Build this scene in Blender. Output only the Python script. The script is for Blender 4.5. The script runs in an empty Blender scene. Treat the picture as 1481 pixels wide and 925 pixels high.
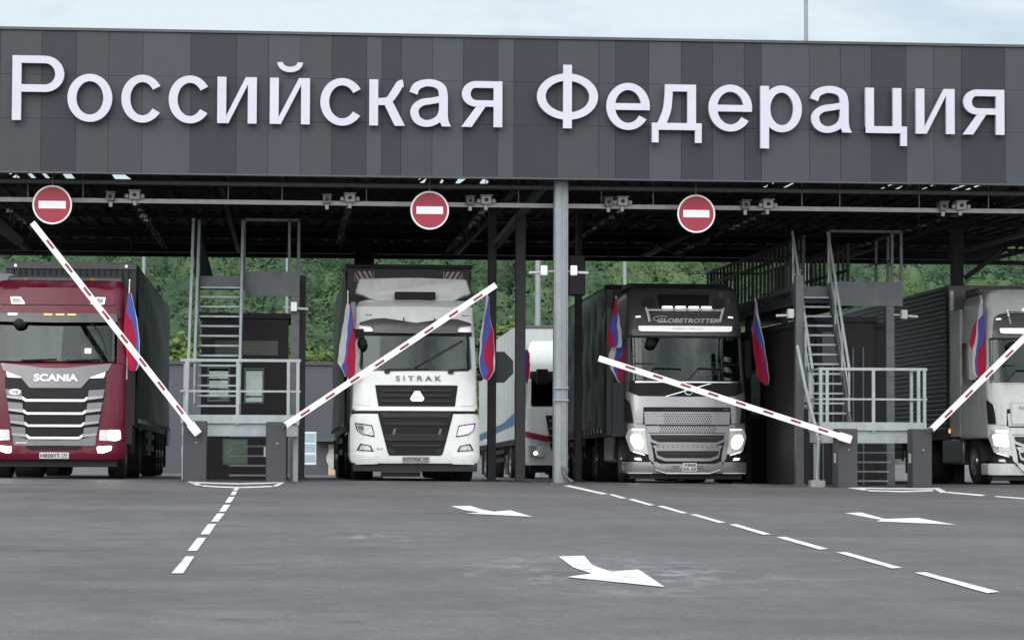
import bpy, bmesh, math, random
import numpy as np
from mathutils import Vector, Matrix
random.seed(7); rng = np.random.default_rng(7)
SC = bpy.context.scene
COL = SC.collection
# ------------------------------------------------------------------ camera model
FPX, HC = 3600.0, 0.89
YAW, PITCH, ROLL = math.radians(5.16), math.atan((627 - 462.5) / 3600.0), 0.0035
CAM = Vector((0, 0, HC))
F_ = Vector((math.sin(YAW) * math.cos(PITCH), math.cos(YAW) * math.cos(PITCH), math.sin(PITCH)))
R0 = Vector((math.cos(YAW), -math.sin(YAW), 0)); U0 = R0.cross(F_)
R_ = R0 * math.cos(ROLL) + U0 * math.sin(ROLL); U_ = U0 * math.cos(ROLL) - R0 * math.sin(ROLL)
SLOPE = 0.008
def gz(x, y=44.0):
    z = -SLOPE * (max(-40, min(10, x)) - 3)
    if y > 46: z -= 0.014 * (min(y, 130) - 46)
    return z
def ray(px, py): return F_ + R_ * ((px - 740.5) / FPX) + U_ * ((462.5 - py) / FPX)
def W(px, py, Y):                       # point of the place seen at that pixel, at depth Y
    d = ray(px, py); return CAM + d * (Y / d.y)
def G(px, py):                          # point on the apron
    d = ray(px, py); t = (-SLOPE * (0 - 3) - HC) / (d.z + SLOPE * d.x); return CAM + d * t
cam = bpy.data.cameras.new('camera'); co = bpy.data.objects.new('camera', cam); COL.objects.link(co)
m = Matrix((R_, U_, -F_)).transposed().to_4x4(); m.translation = CAM; co.matrix_world = m
cam.sensor_width = 36; cam.lens = 36 * FPX / 1481; cam.clip_end = 6000; cam.clip_start = 0.05
SC.camera = co

# ------------------------------------------------------------------ materials
def srgb(r, g, b):
    f = lambda c: (c / 255 / 12.92) if c / 255 <= .04045 else ((c / 255 + .055) / 1.055) ** 2.4
    return (f(r), f(g), f(b))
def M(name, col, rough=.5, metal=0., var=.10, scale=3., bump=0., bscale=40., coat=0., spec=.5, emis=0., ecol=None, dirt=0., stretch=(1,1,1), dcol=(.09, .08, .07)):
    mt = bpy.data.materials.new(name); mt.use_nodes = True; nt = mt.node_tree; N = nt.nodes; L = nt.links
    p = N['Principled BSDF']; p.inputs['Roughness'].default_value = rough; p.inputs['Metallic'].default_value = metal
    p.inputs['Coat Weight'].default_value = coat; p.inputs['Coat Roughness'].default_value = .06; p.inputs['Specular IOR Level'].default_value = spec
    tc = N.new('ShaderNodeTexCoord'); mp = N.new('ShaderNodeMapping'); mp.inputs['Scale'].default_value = stretch
    L.new(tc.outputs['Object'], mp.inputs['Vector'])
    nz = N.new('ShaderNodeTexNoise'); nz.inputs['Scale'].default_value = scale; nz.inputs['Detail'].default_value = 6; nz.inputs['Roughness'].default_value = .65
    L.new(mp.outputs['Vector'], nz.inputs['Vector'])
    rp = N.new('ShaderNodeValToRGB'); e = rp.color_ramp.elements
    e[0].position = .3; e[1].position = .7
    e[0].color = tuple(c * (1 - var) for c in col) + (1,); e[1].color = tuple(min(1, c * (1 + var)) for c in col) + (1,)
    L.new(nz.outputs['Fac'], rp.inputs['Fac'])
    src = rp.outputs['Color']
    if dirt:
        n2 = N.new('ShaderNodeTexNoise'); n2.inputs['Scale'].default_value = 1.7; n2.inputs['Detail'].default_value = 8; n2.inputs['Roughness'].default_value = .75
        m2 = N.new('ShaderNodeMapping'); m2.inputs['Scale'].default_value = (3, 3, .7); L.new(tc.outputs['Object'], m2.inputs['Vector']); L.new(m2.outputs['Vector'], n2.inputs['Vector'])
        r2 = N.new('ShaderNodeMapRange'); r2.inputs['From Min'].default_value = .48; r2.inputs['From Max'].default_value = .75; r2.inputs['To Max'].default_value = dirt
        L.new(n2.outputs['Fac'], r2.inputs['Value'])
        mx = N.new('ShaderNodeMix'); mx.data_type = 'RGBA'; mx.inputs['B'].default_value = (*dcol, 1)
        L.new(r2.outputs['Result'], mx.inputs['Factor']); L.new(src, mx.inputs['A']); src = mx.outputs['Result']
        ra = N.new('ShaderNodeMath'); ra.operation = 'MULTIPLY_ADD'; ra.inputs[1].default_value = .6; ra.inputs[2].default_value = rough
        L.new(r2.outputs['Result'], ra.inputs[0]); L.new(ra.outputs[0], p.inputs['Roughness'])
    L.new(src, p.inputs['Base Color'])
    if bump:
        nb = N.new('ShaderNodeTexNoise'); nb.inputs['Scale'].default_value = bscale; nb.inputs['Detail'].default_value = 4
        L.new(mp.outputs['Vector'], nb.inputs['Vector'])
        bp = N.new('ShaderNodeBump'); bp.inputs['Strength'].default_value = bump; bp.inputs['Distance'].default_value = .02
        L.new(nb.outputs['Fac'], bp.inputs['Height']); L.new(bp.outputs['Normal'], p.inputs['Normal'])
    if emis:
        p.inputs['Emission Color'].default_value = tuple(ecol or col) + (1,); p.inputs['Emission Strength'].default_value = emis
    return mt
def glass(name, tint=(.55, .62, .6), rough=.02, refl=1.0, base=.005):
    mt = bpy.data.materials.new(name); mt.use_nodes = True; nt = mt.node_tree; N = nt.nodes; L = nt.links
    N.remove(N['Principled BSDF']); out = N['Material Output']
    t = N.new('ShaderNodeBsdfTransparent'); t.inputs['Color'].default_value = (*tint, 1)
    g = N.new('ShaderNodeBsdfGlossy'); g.inputs['Roughness'].default_value = rough; g.inputs['Color'].default_value = (.95, 1, .98, 1)
    fr = N.new('ShaderNodeFresnel'); fr.inputs['IOR'].default_value = 1.6
    ml = N.new('ShaderNodeMath'); ml.operation = 'MULTIPLY_ADD'; ml.inputs[1].default_value = refl; ml.inputs[2].default_value = base
    mx = N.new('ShaderNodeMixShader'); L.new(fr.outputs[0], ml.inputs[0]); L.new(ml.outputs[0], mx.inputs[0])
    L.new(t.outputs[0], mx.inputs[1]); L.new(g.outputs[0], mx.inputs[2]); L.new(mx.outputs[0], out.inputs['Surface'])
    return mt
mt_fas = [M('cladding_charcoal', (.021, .023, .033), .5, 0, .06, 1.5, spec=.35, dirt=.22, dcol=(.056, .064, .080)), M('cladding_grey', (.035, .039, .049), .5, 0, .06, 1.5, spec=.35, dirt=.22, dcol=(.056, .064, .080)),
          M('cladding_pale_grey', (.045, .052, .063), .5, 0, .06, 1.5, spec=.35, dirt=.22, dcol=(.056, .064, .080)), M('cladding_warm_grey', (.039, .042, .050), .5, 0, .06, 1.5, spec=.35, dirt=.22, dcol=(.056, .064, .080))]
mt_trim = M('trim_dark', (.06, .063, .07), .4, .2)
mt_letter = M('letter_white', (.53, .53, .61), .5, 0, .04, .8)
mt_black = M('black_steel', (.012, .012, .014), .55, .2, .25, 6)
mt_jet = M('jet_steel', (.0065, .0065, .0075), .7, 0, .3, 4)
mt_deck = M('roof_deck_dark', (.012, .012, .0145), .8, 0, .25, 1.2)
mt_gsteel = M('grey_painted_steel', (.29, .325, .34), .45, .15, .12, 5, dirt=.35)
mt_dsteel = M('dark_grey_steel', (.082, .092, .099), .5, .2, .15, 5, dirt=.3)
mt_pole = M('pale_grey_steel', (.245, .27, .285), .4, .2, .08, 4, dirt=.25)
mt_galv = M('galvanised_pipe', (.33, .34, .345), .45, .35, .12, 8)
mt_dpipe = M('dull_pipe', (.14, .14, .145), .55, .3, .12, 8)
mt_white = M('white_paint', (.80, .80, .82), .35, 0, .05, 5)
mt_red = M('signal_red', (.31, .017, .042), .5, 0, .06, 5)
mt_redtape = M('red_reflector', (.20, .045, .065), .5, 0, .75, 55)
mt_cab = M('cabinet_grey', (.033, .034, .041), .5, .1, .1, 4, dirt=.2)
mt_camw = M('camera_housing', (.42, .43, .43), .45, 0, .1, 9)
mt_camg = M('camera_grey', (.19, .2, .2), .5, 0, .1, 9)
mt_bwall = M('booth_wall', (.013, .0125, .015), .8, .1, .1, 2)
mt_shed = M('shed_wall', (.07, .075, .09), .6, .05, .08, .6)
mt_wood = M('pale_door', (.55, .45, .29), .55, 0, .12, 2, stretch=(4, 4, .5))
mt_glass = glass('window_glass', (.6, .68, .65), .02, 1.0, .03); mt_wglass = glass('windscreen_glass', (.5, .58, .56), .025, .45)
mt_slat = M('slat_black', (.019, .019, .022), .5, 0, .1, 6, spec=.3)
mt_reflit = M('lit_reflector', (.3, .32, .3), .2, .4, .4, 26, emis=.2, ecol=(.95, 1, .88), coat=1)
mt_tyre = M('tyre_rubber', (.012, .012, .012), .85, 0, .3, 10)
mt_rim = M('rim_steel', (.33, .33, .34), .35, .7, .15, 8)
mt_plastic = M('black_plastic', (.012, .012, .0135), .55, 0, .2, 12, spec=.22)
mt_chrome = M('chrome', (.68, .68, .70), .22, .85, .08, 6)
mt_silver = M('silver_paint', (.275, .275, .29), .30, .5, .06, 4, coat=.6)
mt_silvgrey = M('satin_grey', (.145, .145, .155), .38, .3, .08, 4, coat=.3)
mt_redpaint = M('crimson_paint', (.105, .004, .019), .36, .0, .08, 2.5, coat=.12, spec=.3, dirt=.12)
mt_whitecab = M('white_truck_paint', (.82, .85, .84), .35, 0, .03, 2, coat=.4, dirt=.12)
mt_whitedull = M('white_truck_paint_dusty', (.58, .61, .605), .42, 0, .05, 2, coat=.2, dirt=.3)
mt_offwhite = M('fairing_white', (.82, .84, .82), .5, 0, .06, 2, dirt=.2)
mt_darkcab = M('graphite_paint', (.062, .061, .067), .38, 0, .1, 3, coat=.2, dirt=.15)
mt_curt_d = M('dark_tarpaulin', (.022, .026, .028), .42, 0, .25, 1.6, bump=.25, bscale=5, dirt=.1)
mt_curt_g = M('green_black_tarpaulin', (.034, .046, .038), .34, 0, .35, 1.2, bump=.35, bscale=7, stretch=(1, .35, 1.6))
mt_curt_r = M('ribbed_dark_panel', (.014, .014, .0175), .45, 0, .25, 2, spec=.3)
mt_trwhite = M('white_trailer', (.60, .64, .62), .4, 0, .05, 1.2, dirt=.15)
mt_trblue = M('blue_stripe', (.05, .16, .29), .4)
mt_bulk = M('bulkhead_dark', (.060, .064, .068), .55, .1, .15, 4, dirt=.2)
mt_bulkg = M('bulkhead_grey', (.15, .15, .155), .5, .1, .1, 4, dirt=.2)
mt_orange = M('orange_lamp', (.8, .35, .08), .3, emis=.9, ecol=(1, .5, .2))
mt_lampw = M('white_lamp', (.8, .8, .8), .25, emis=.9, ecol=(1, 1, 1))
mt_lens = M('lamp_lens', (.50, .52, .53), .15, .3, .3, 22, coat=1)
mt_lens_d = M('lamp_reflector', (.16, .17, .18), .35, .2, .4, 26, coat=1)
mt_hot = M('headlamp_warm', (1, 1, 1), .3, emis=14, ecol=(1, .93, .88))
mt_hotg = M('headlamp_green_white', (1, 1, 1), .3, emis=14, ecol=(.95, 1, .9))
mt_hotw = M('headlamp_pale', (.7, .7, .65), .3, emis=1.1, ecol=(.97, 1, .86))
mt_hotp = M('headlamp_violet', (.4, .4, .4), .3, emis=.75, ecol=(.80, .62, 1.15))
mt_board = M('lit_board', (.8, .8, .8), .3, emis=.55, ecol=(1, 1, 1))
mt_corner = M('corner_lens', (.8, .82, .82), .25, emis=.25, ecol=(1, 1, 1), coat=.5)  # faint glow added to whiten the lenses; these corner lamps are unlit
mt_plate = M('plate_white', (.62, .62, .64), .4, 0, .08, 20)
mt_plateg = M('plate_dusty', (.36, .37, .37), .5, 0, .12, 20)
mt_ink = M('ink_black', (.02, .02, .02), .6)
mt_inkg = M('ink_grey', (.13, .13, .14), .5, .3)
mt_seat = M('seat_cover', (.42, .43, .42), .9, 0, .15, 6)
mt_seatd = M('seat_dark', (.03, .03, .035), .9, 0, .2, 6)
mt_int = M('cab_interior', (.035, .036, .037), .85, 0, .2, 3)
mt_fw = M('flag_white', (.85, .84, .90), .75, 0, .05, 9); mt_fb = M('flag_blue', (.12, .16, .62), .75, 0, .08, 9); mt_fr = M('flag_red', (.62, .02, .09), .75, 0, .08, 9)
mt_paint = M('road_paint', (.74, .74, .75), .65, 0, .14, 4, bump=.2, bscale=60)
def wear(mt):
    nt = mt.node_tree; N = nt.nodes; L = nt.links; p = N['Principled BSDF']; src = p.inputs['Base Color'].links[0].from_socket
    tc = N.new('ShaderNodeTexCoord'); n = N.new('ShaderNodeTexNoise'); n.inputs['Scale'].default_value = 5; n.inputs['Detail'].default_value = 10; n.inputs['Roughness'].default_value = .8; L.new(tc.outputs['Object'], n.inputs['Vector'])
    r = N.new('ShaderNodeMapRange'); r.inputs['From Min'].default_value = .52; r.inputs['From Max'].default_value = .64; r.inputs['To Max'].default_value = .7; L.new(n.outputs['Fac'], r.inputs['Value'])
    m = N.new('ShaderNodeMix'); m.data_type = 'RGBA'; m.inputs['B'].default_value = (.13, .125, .125, 1); L.new(r.outputs[0], m.inputs['Factor']); L.new(src, m.inputs['A']); L.new(m.outputs['Result'], p.inputs['Base Color'])
wear(mt_paint)
mt_greenrefl = M('green_reflection', (.045, .10, .06), .12, 0, .4, 3)  # greenery reflected in the low booth window, painted into the pane colour
mt_leaf_b = M('bush_leaf', (.10, .17, .035), .7, 0, .4, 1.2)
mt_bark = M('bark', (.07, .055, .04), .9)

# ------------------------------------------------------------------ builders
ORG = {}
def tag(o, label=None, cat=None, group=None, kind=None):
    if label: o['label'] = label
    if cat: o['category'] = cat
    if group: o['group'] = group
    if kind: o['kind'] = kind
    return o
def thing(name, loc, label, cat, group=None, local=False):
    o = bpy.data.objects.new(name, None); o.empty_display_size = .2; COL.objects.link(o); o.location = loc
    ORG[o.name] = Vector((0, 0, 0)) if local else Vector(loc)
    return tag(o, label, cat, group)
class MB:
    def __init__(s): s.bm = bmesh.new(); s.mi = 0
    def _f(s, faces):
        for f in faces: f.material_index = s.mi
    def box(s, a, b):                   # two corners
        x0, y0, z0 = a; x1, y1, z1 = b
        r = bmesh.ops.create_cube(s.bm, size=1)
        c = Vector(((x0 + x1) / 2, (y0 + y1) / 2, (z0 + z1) / 2))
        for v in r['verts']: v.co = Vector((v.co.x * (x1 - x0), v.co.y * (y1 - y0), v.co.z * (z1 - z0))) + c
        s._f({f for v in r['verts'] for f in v.link_faces}); return s
    def bar(s, p, q, w, h=None, up=(0, 0, 1)):       # rectangular bar
        p = Vector(p); q = Vector(q); h = h or w; d = q - p; L = d.length; d.normalize()
        u = Vector(up)
        if abs(d.dot(u)) > .97: u = Vector((0, 1, 0))
        sd = d.cross(u).normalized(); u = sd.cross(d)
        r = bmesh.ops.create_cube(s.bm, size=1)
        for v in r['verts']: v.co = p + d * ((v.co.x + .5) * L) + sd * (v.co.y * w) + u * (v.co.z * h)
        s._f({f for v in r['verts'] for f in v.link_faces}); return s
    def tube(s, p, q, r, n=10, r2=None):
        p = Vector(p); q = Vector(q); d = q - p
        t = bmesh.ops.create_cone(s.bm, cap_ends=True, segments=n, radius1=r, radius2=r if r2 is None else r2, depth=d.length)
        rot = d.to_track_quat('Z', 'Y').to_matrix()
        for v in t['verts']: v.co = rot @ v.co + (p + q) / 2
        s._f({f for v in t['verts'] for f in v.link_faces}); return s
    def path(s, pts, r, n=8):
        for a, b in zip(pts, pts[1:]): s.tube(a, b, r, n)
        for a in pts[1:-1]: s.ball(a, r * 1.0)
        return s
    def ball(s, c, r, sc=(1, 1, 1), n=10):
        t = bmesh.ops.create_uvsphere(s.bm, u_segments=n, v_segments=max(6, n * 2 // 3), radius=r)
        for v in t['verts']: v.co = Vector((v.co.x * sc[0], v.co.y * sc[1], v.co.z * sc[2])) + Vector(c)
        s._f({f for v in t['verts'] for f in v.link_faces}); return s
    def poly(s, pts, y0, y1):           # prism of an x-z outline
        a = [s.bm.verts.new((x, y0, z)) for x, z in pts]; b = [s.bm.verts.new((x, y1, z)) for x, z in pts]
        n = len(pts); fs = [s.bm.faces.new(a), s.bm.faces.new(b[::-1])]
        for i in range(n): fs.append(s.bm.faces.new((a[i], b[i], b[(i + 1) % n], a[(i + 1) % n])))
        s._f(fs); return s
    def sheet(s, pts):
        fs = [s.bm.faces.new([s.bm.verts.new(p) for p in pts])]; s._f(fs); return s
    def lathe_x(s, c, prof, n=28):      # prof: (x offset, radius)
        c = Vector(c); rings = []
        for x, r in prof: rings.append([s.bm.verts.new(c + Vector((x, r * math.cos(2 * math.pi * k / n), r * math.sin(2 * math.pi * k / n)))) for k in range(n)])
        fs = []
        for a, b in zip(rings, rings[1:]):
            for k in range(n): fs.append(s.bm.faces.new((a[k], a[(k + 1) % n], b[(k + 1) % n], b[k])))
        s._f(fs); return s
    def build(s, name, mats, parent=None, org=None, bevel=0., smooth=35, fix=True):
        bm = s.bm
        if fix: bmesh.ops.recalc_face_normals(bm, faces=bm.faces)
        o_ = ORG[parent.name] if parent is not None else Vector(org) if org is not None else Vector((0, 0, 0))
        for v in bm.verts: v.co -= o_
        ca = math.radians(smooth)
        for f in bm.faces: f.smooth = True
        for e in bm.edges:
            if len(e.link_faces) != 2 or e.calc_face_angle(3) > ca: e.smooth = False
        me = bpy.data.meshes.new(name); bm.to_mesh(me); bm.free()
        for mm in (mats if isinstance(mats, (list, tuple)) else [mats]): me.materials.append(mm)
        o = bpy.data.objects.new(name, me); COL.objects.link(o)
        if parent is not None: o.parent = parent; ORG[o.name] = ORG[parent.name]
        elif org is not None: o.location = org; ORG[o.name] = Vector(org)
        else: ORG[o.name] = Vector((0, 0, 0))
        if bevel:
            b = o.modifiers.new('bevel', 'BEVEL'); b.width = bevel; b.segments = 2; b.limit_method = 'ANGLE'; b.angle_limit = math.radians(40); b.harden_normals = False
        return o
def dup(root, loc, label=None, group=None):
    r = root.copy(); COL.objects.link(r); r.location = loc
    if label: r['label'] = label
    if group: r['group'] = group
    for ch in list(root.children):
        c = ch.copy(); COL.objects.link(c); c.parent = r
        for g in list(ch.children):
            d = g.copy(); COL.objects.link(d); d.parent = c
    return r
def rnd(pts, r, n=4):
    out = []; k = len(pts)
    for i in range(k):
        p = Vector(pts[i]); a = Vector(pts[i - 1]) - p; b = Vector(pts[(i + 1) % k]) - p
        rr = min(r if not isinstance(r, (list, tuple)) else r[i], a.length * .45, b.length * .45)
        if rr < 1e-4: out.append(tuple(p)); continue
        a.normalize(); b.normalize(); A = p + a * rr; B = p + b * rr
        for j in range(n + 1):
            t = j / n; q = A * (1 - t) ** 2 + p * 2 * t * (1 - t) + B * t * t; out.append((q.x, q.y))
    return out
def symo(half): return list(half) + [(-x, z) for x, z in reversed(half) if x > 1e-6]
def mir(pts): return [(-x, z) for x, z in reversed(pts)]
def rect(x0, x1, z0, z1): return [(x0, z0), (x1, z0), (x1, z1), (x0, z1)]
def text_mesh(body, offset=0., shear=0., extrude=0., spacing=1.0):
    c = bpy.data.curves.new('lettering_curve', 'FONT'); c.body = body; c.offset = offset; c.shear = shear; c.extrude = extrude; c.space_character = spacing; c.resolution_u = 6
    o = bpy.data.objects.new('lettering_tmp', c); COL.objects.link(o); dg = bpy.context.evaluated_depsgraph_get(); dg.update()
    me = bpy.data.meshes.new_from_object(o.evaluated_get(dg)); bpy.data.objects.remove(o); bpy.data.curves.remove(c)
    return me
# ------------------------------------------------------------------ world and sun
w = bpy.data.worlds.new('World'); SC.world = w; w.use_nodes = True; nt = w.node_tree; N = nt.nodes; L = nt.links
bg = N['Background']; bg.inputs['Strength'].default_value = .1
SUN_EL, SUN_AZ = math.radians(29), math.radians(206)       # azimuth of the sun measured from +Y clockwise
sky = N.new('ShaderNodeTexSky'); sky.sky_type = 'NISHITA'; sky.sun_disc = False; sky.sun_elevation = SUN_EL; sky.sun_rotation = SUN_AZ
tc = N.new('ShaderNodeTexCoord'); sx = N.new('ShaderNodeSeparateXYZ'); L.new(tc.outputs['Generated'], sx.inputs[0])
mr = N.new('ShaderNodeMapRange'); mr.inputs['From Min'].default_value = .22; mr.inputs['From Max'].default_value = .85; mr.inputs['To Min'].default_value = 8.9; mr.inputs['To Max'].default_value = 15.5
L.new(sx.outputs['Z'], mr.inputs['Value'])
bk = N.new('ShaderNodeMapRange'); bk.inputs['From Min'].default_value = .15; bk.inputs['From Max'].default_value = -.9; bk.inputs['To Min'].default_value = 1.0; bk.inputs['To Max'].default_value = 3.3; L.new(sx.outputs['Y'], bk.inputs['Value'])
mb_ = N.new('ShaderNodeMath'); mb_.operation = 'MULTIPLY'; L.new(mr.outputs[0], mb_.inputs[0]); L.new(bk.outputs[0], mb_.inputs[1])
cl = N.new('ShaderNodeCombineColor')
for i, k in enumerate((.865, .985, 1.06)):
    mm = N.new('ShaderNodeMath'); mm.operation = 'MULTIPLY'; mm.inputs[1].default_value = k; L.new(mb_.outputs[0], mm.inputs[0]); L.new(mm.outputs[0], cl.inputs[i])
mp = N.new('ShaderNodeMapping'); mp.inputs['Scale'].default_value = (3, 3, 11); L.new(tc.outputs['Generated'], mp.inputs['Vector'])
nz = N.new('ShaderNodeTexNoise'); nz.inputs['Scale'].default_value = 2.2; nz.inputs['Detail'].default_value = 7; nz.inputs['Roughness'].default_value = .55; L.new(mp.outputs[0], nz.inputs['Vector'])
cr = N.new('ShaderNodeMapRange'); cr.inputs['From Min'].default_value = .40; cr.inputs['From Max'].default_value = .60; cr.inputs['To Min'].default_value = .30; cr.inputs['To Max'].default_value = 1.0; L.new(nz.outputs['Fac'], cr.inputs['Value'])
c2 = N.new('ShaderNodeCombineColor')
for i, k in enumerate((.965, .985, .99)):
    mm = N.new('ShaderNodeMath'); mm.operation = 'MULTIPLY'; mm.inputs[1].default_value = k; L.new(mb_.outputs[0], mm.inputs[0]); L.new(mm.outputs[0], c2.inputs[i])
ff = N.new('ShaderNodeMapRange'); ff.inputs['From Min'].default_value = .55; ff.inputs['From Max'].default_value = .0; L.new(sx.outputs['Y'], ff.inputs['Value'])
m2 = N.new('ShaderNodeMix'); m2.data_type = 'RGBA'; L.new(ff.outputs[0], m2.inputs['Factor']); L.new(cl.outputs[0], m2.inputs['A']); L.new(c2.outputs[0], m2.inputs['B'])
mx = N.new('ShaderNodeMix'); mx.data_type = 'RGBA'; L.new(cr.outputs[0], mx.inputs['Factor']); L.new(sky.outputs[0], mx.inputs['A']); L.new(m2.outputs['Result'], mx.inputs['B'])
L.new(mx.outputs['Result'], bg.inputs['Color'])
sl = bpy.data.lights.new('sun', 'SUN'); sl.energy = 1.0; sl.angle = math.radians(40); sl.color = (1, .97, .93)
so = bpy.data.objects.new('sun', sl); COL.objects.link(so)
sd = Vector((math.sin(SUN_AZ) * math.cos(SUN_EL), math.cos(SUN_AZ) * math.cos(SUN_EL), math.sin(SUN_EL)))
so.rotation_euler = sd.to_track_quat('Z', 'Y').to_euler(); so.location = (0, 0, 40)
SC.view_settings.view_transform = 'Standard'; SC.view_settings.look = 'None'; SC.view_settings.exposure = 0.0; SC.view_settings.gamma = 1
SC.view_settings.use_curve_mapping = False
SC.cycles.max_bounces = 8; SC.cycles.transparent_max_bounces = 12; SC.cycles.caustics_reflective = False; SC.cycles.caustics_refractive = False

# ------------------------------------------------------------------ ground
def asphalt():
    mt = bpy.data.materials.new('asphalt'); mt.use_nodes = True; nt = mt.node_tree; N = nt.nodes; L = nt.links; p = N['Principled BSDF']
    tc = N.new('ShaderNodeTexCoord')
    def noise(sc, det, ro, st=(1, 1, 1)):
        a = N.new('ShaderNodeMapping'); a.inputs['Scale'].default_value = st; L.new(tc.outputs['Object'], a.inputs['Vector'])
        n = N.new('ShaderNodeTexNoise'); n.inputs['Scale'].default_value = sc; n.inputs['Detail'].default_value = det; n.inputs['Roughness'].default_value = ro
        L.new(a.outputs[0], n.inputs['Vector']); return n.outputs['Fac']
    def ramp(src, p0, p1, c0, c1):
        r = N.new('ShaderNodeValToRGB'); r.color_ramp.elements[0].position = p0; r.color_ramp.elements[1].position = p1
        r.color_ramp.elements[0].color = (*c0, 1); r.color_ramp.elements[1].color = (*c1, 1); L.new(src, r.inputs['Fac']); return r.outputs['Color']
    def mix(f, a, b, mode='MIX', k=None):
        m = N.new('ShaderNodeMix'); m.data_type = 'RGBA'; m.blend_type = mode
        if k is not None: m.inputs['Factor'].default_value = k
        else: L.new(f, m.inputs['Factor'])
        L.new(a, m.inputs['A'])
        if isinstance(b, tuple): m.inputs['B'].default_value = (*b, 1)
        else: L.new(b, m.inputs['B'])
        return m.outputs['Result']
    c = ramp(noise(.55, 7, .62, (.35, 1, 1)), .3, .72, (.100, .095, .0965), (.145, .138, .140))
    c = mix(None, c, ramp(noise(2.6, 8, .75), .3, .7, (.68, .68, .68), (1.28, 1.28, 1.28)), 'MULTIPLY', .9)
    c = mix(None, c, ramp(noise(.16, 4, .6), .35, .65, (.86, .86, .86), (1.1, 1.1, 1.1)), 'MULTIPLY', 1.0)
    c = mix(None, c, ramp(noise(38, 2, .6), .25, .75, (.62, .62, .62), (1.38, 1.38, 1.38)), 'MULTIPLY', .85)
    st = N.new('ShaderNodeMapRange'); st.inputs['From Min'].default_value = .50; st.inputs['From Max'].default_value = .68; st.inputs['To Max'].default_value = .5
    L.new(noise(.5, 9, .72, (.6, 1, 1)), st.inputs['Value']); c = mix(st.outputs[0], c, (.055, .053, .055))
    # tyre tracks along the lanes
    tr = N.new('ShaderNodeMapRange'); tr.inputs['From Min'].default_value = .5; tr.inputs['From Max'].default_value = .8; tr.inputs['To Max'].default_value = .5
    L.new(noise(1.1, 5, .6, (1, .05, 1)), tr.inputs['Value']); c = mix(tr.outputs[0], c, (.062, .06, .062))
    oil = N.new('ShaderNodeMapRange'); oil.inputs['From Min'].default_value = .63; oil.inputs['From Max'].default_value = .74; oil.inputs['To Max'].default_value = .65
    L.new(noise(1.35, 4, .55), oil.inputs['Value']); c = mix(oil.outputs[0], c, (.045, .043, .043))
    sy = N.new('ShaderNodeSeparateXYZ'); L.new(tc.outputs['Object'], sy.inputs[0])
    wb = N.new('ShaderNodeMath'); wb.operation = 'MULTIPLY_ADD'; wb.inputs[1].default_value = .35; L.new(noise(.6, 6, .6), wb.inputs[0]); L.new(sy.outputs['Y'], wb.inputs[2])
    md = N.new('ShaderNodeMath'); md.operation = 'PINGPONG'; md.inputs[1].default_value = 3.4; L.new(wb.outputs[0], md.inputs[0])
    se = N.new('ShaderNodeMapRange'); se.inputs['From Min'].default_value = .05; se.inputs['From Max'].default_value = .015; se.inputs['To Max'].default_value = .35; L.new(md.outputs[0], se.inputs['Value']); c = mix(se.outputs[0], c, (.05, .048, .048))
    # grit and pale specks
    sp = N.new('ShaderNodeMapRange'); sp.inputs['From Min'].default_value = .765; sp.inputs['From Max'].default_value = .80
    L.new(noise(9, 3, .6), sp.inputs['Value']); c = mix(sp.outputs[0], c, (.33, .33, .34))
    # stray paint spray round the near arrow, and two old splashes
    for (q, rx, ry, k, s0) in ((G(885, 826), 1.35, 3.0, .75, .50), (G(545, 775), .75, 1.2, .8, .5)):
        v = N.new('ShaderNodeVectorMath'); v.operation = 'SUBTRACT'; v.inputs[1].default_value = (q.x, q.y, 0); L.new(tc.outputs['Object'], v.inputs[0])
        v2 = N.new('ShaderNodeVectorMath'); v2.operation = 'MULTIPLY'; v2.inputs[1].default_value = (1 / rx, 1 / ry, 0); L.new(v.outputs[0], v2.inputs[0])
        ln = N.new('ShaderNodeVectorMath'); ln.operation = 'LENGTH'; L.new(v2.outputs[0], ln.inputs[0])
        fd = N.new('ShaderNodeMapRange'); fd.inputs['From Min'].default_value = 1; fd.inputs['From Max'].default_value = .1; L.new(ln.outputs['Value'], fd.inputs['Value'])
        nn = N.new('ShaderNodeMapRange'); nn.inputs['From Min'].default_value = s0; nn.inputs['From Max'].default_value = .72; nn.inputs['To Max'].default_value = k
        L.new(noise(3.0, 8, .75, (1, .45, 1)), nn.inputs['Value'])
        ml = N.new('ShaderNodeMath'); ml.operation = 'MULTIPLY'; L.new(fd.outputs[0], ml.inputs[0]); L.new(nn.outputs[0], ml.inputs[1])
        c = mix(ml.outputs[0], c, (.55, .56, .58))
    L.new(c, p.inputs['Base Color']); p.inputs['Roughness'].default_value = .62; p.inputs['Specular IOR Level'].default_value = .4
    b = N.new('ShaderNodeBump'); b.inputs['Strength'].default_value = .35; b.inputs['Distance'].default_value = .01; L.new(noise(45, 3, .7), b.inputs['Height']); L.new(b.outputs[0], p.inputs['Normal'])
    return mt
bm = bmesh.new()
xs = [-900, -300, -40, 10, 60, 300, 900]; ys = [-200, 10, 46, 60, 80, 130, 400, 1500]
vg = [[bm.verts.new((x, y, gz(x, y))) for x in xs] for y in ys]
for j in range(len(ys) - 1):
    for i in range(len(xs) - 1): bm.faces.new((vg[j][i], vg[j][i + 1], vg[j + 1][i + 1], vg[j + 1][i]))
g = MB(); g.bm.free(); g.bm = bm
tag(g.build('ground', asphalt()), 'grey asphalt apron sloping up to the checkpoint', 'ground', kind='structure')

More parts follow.
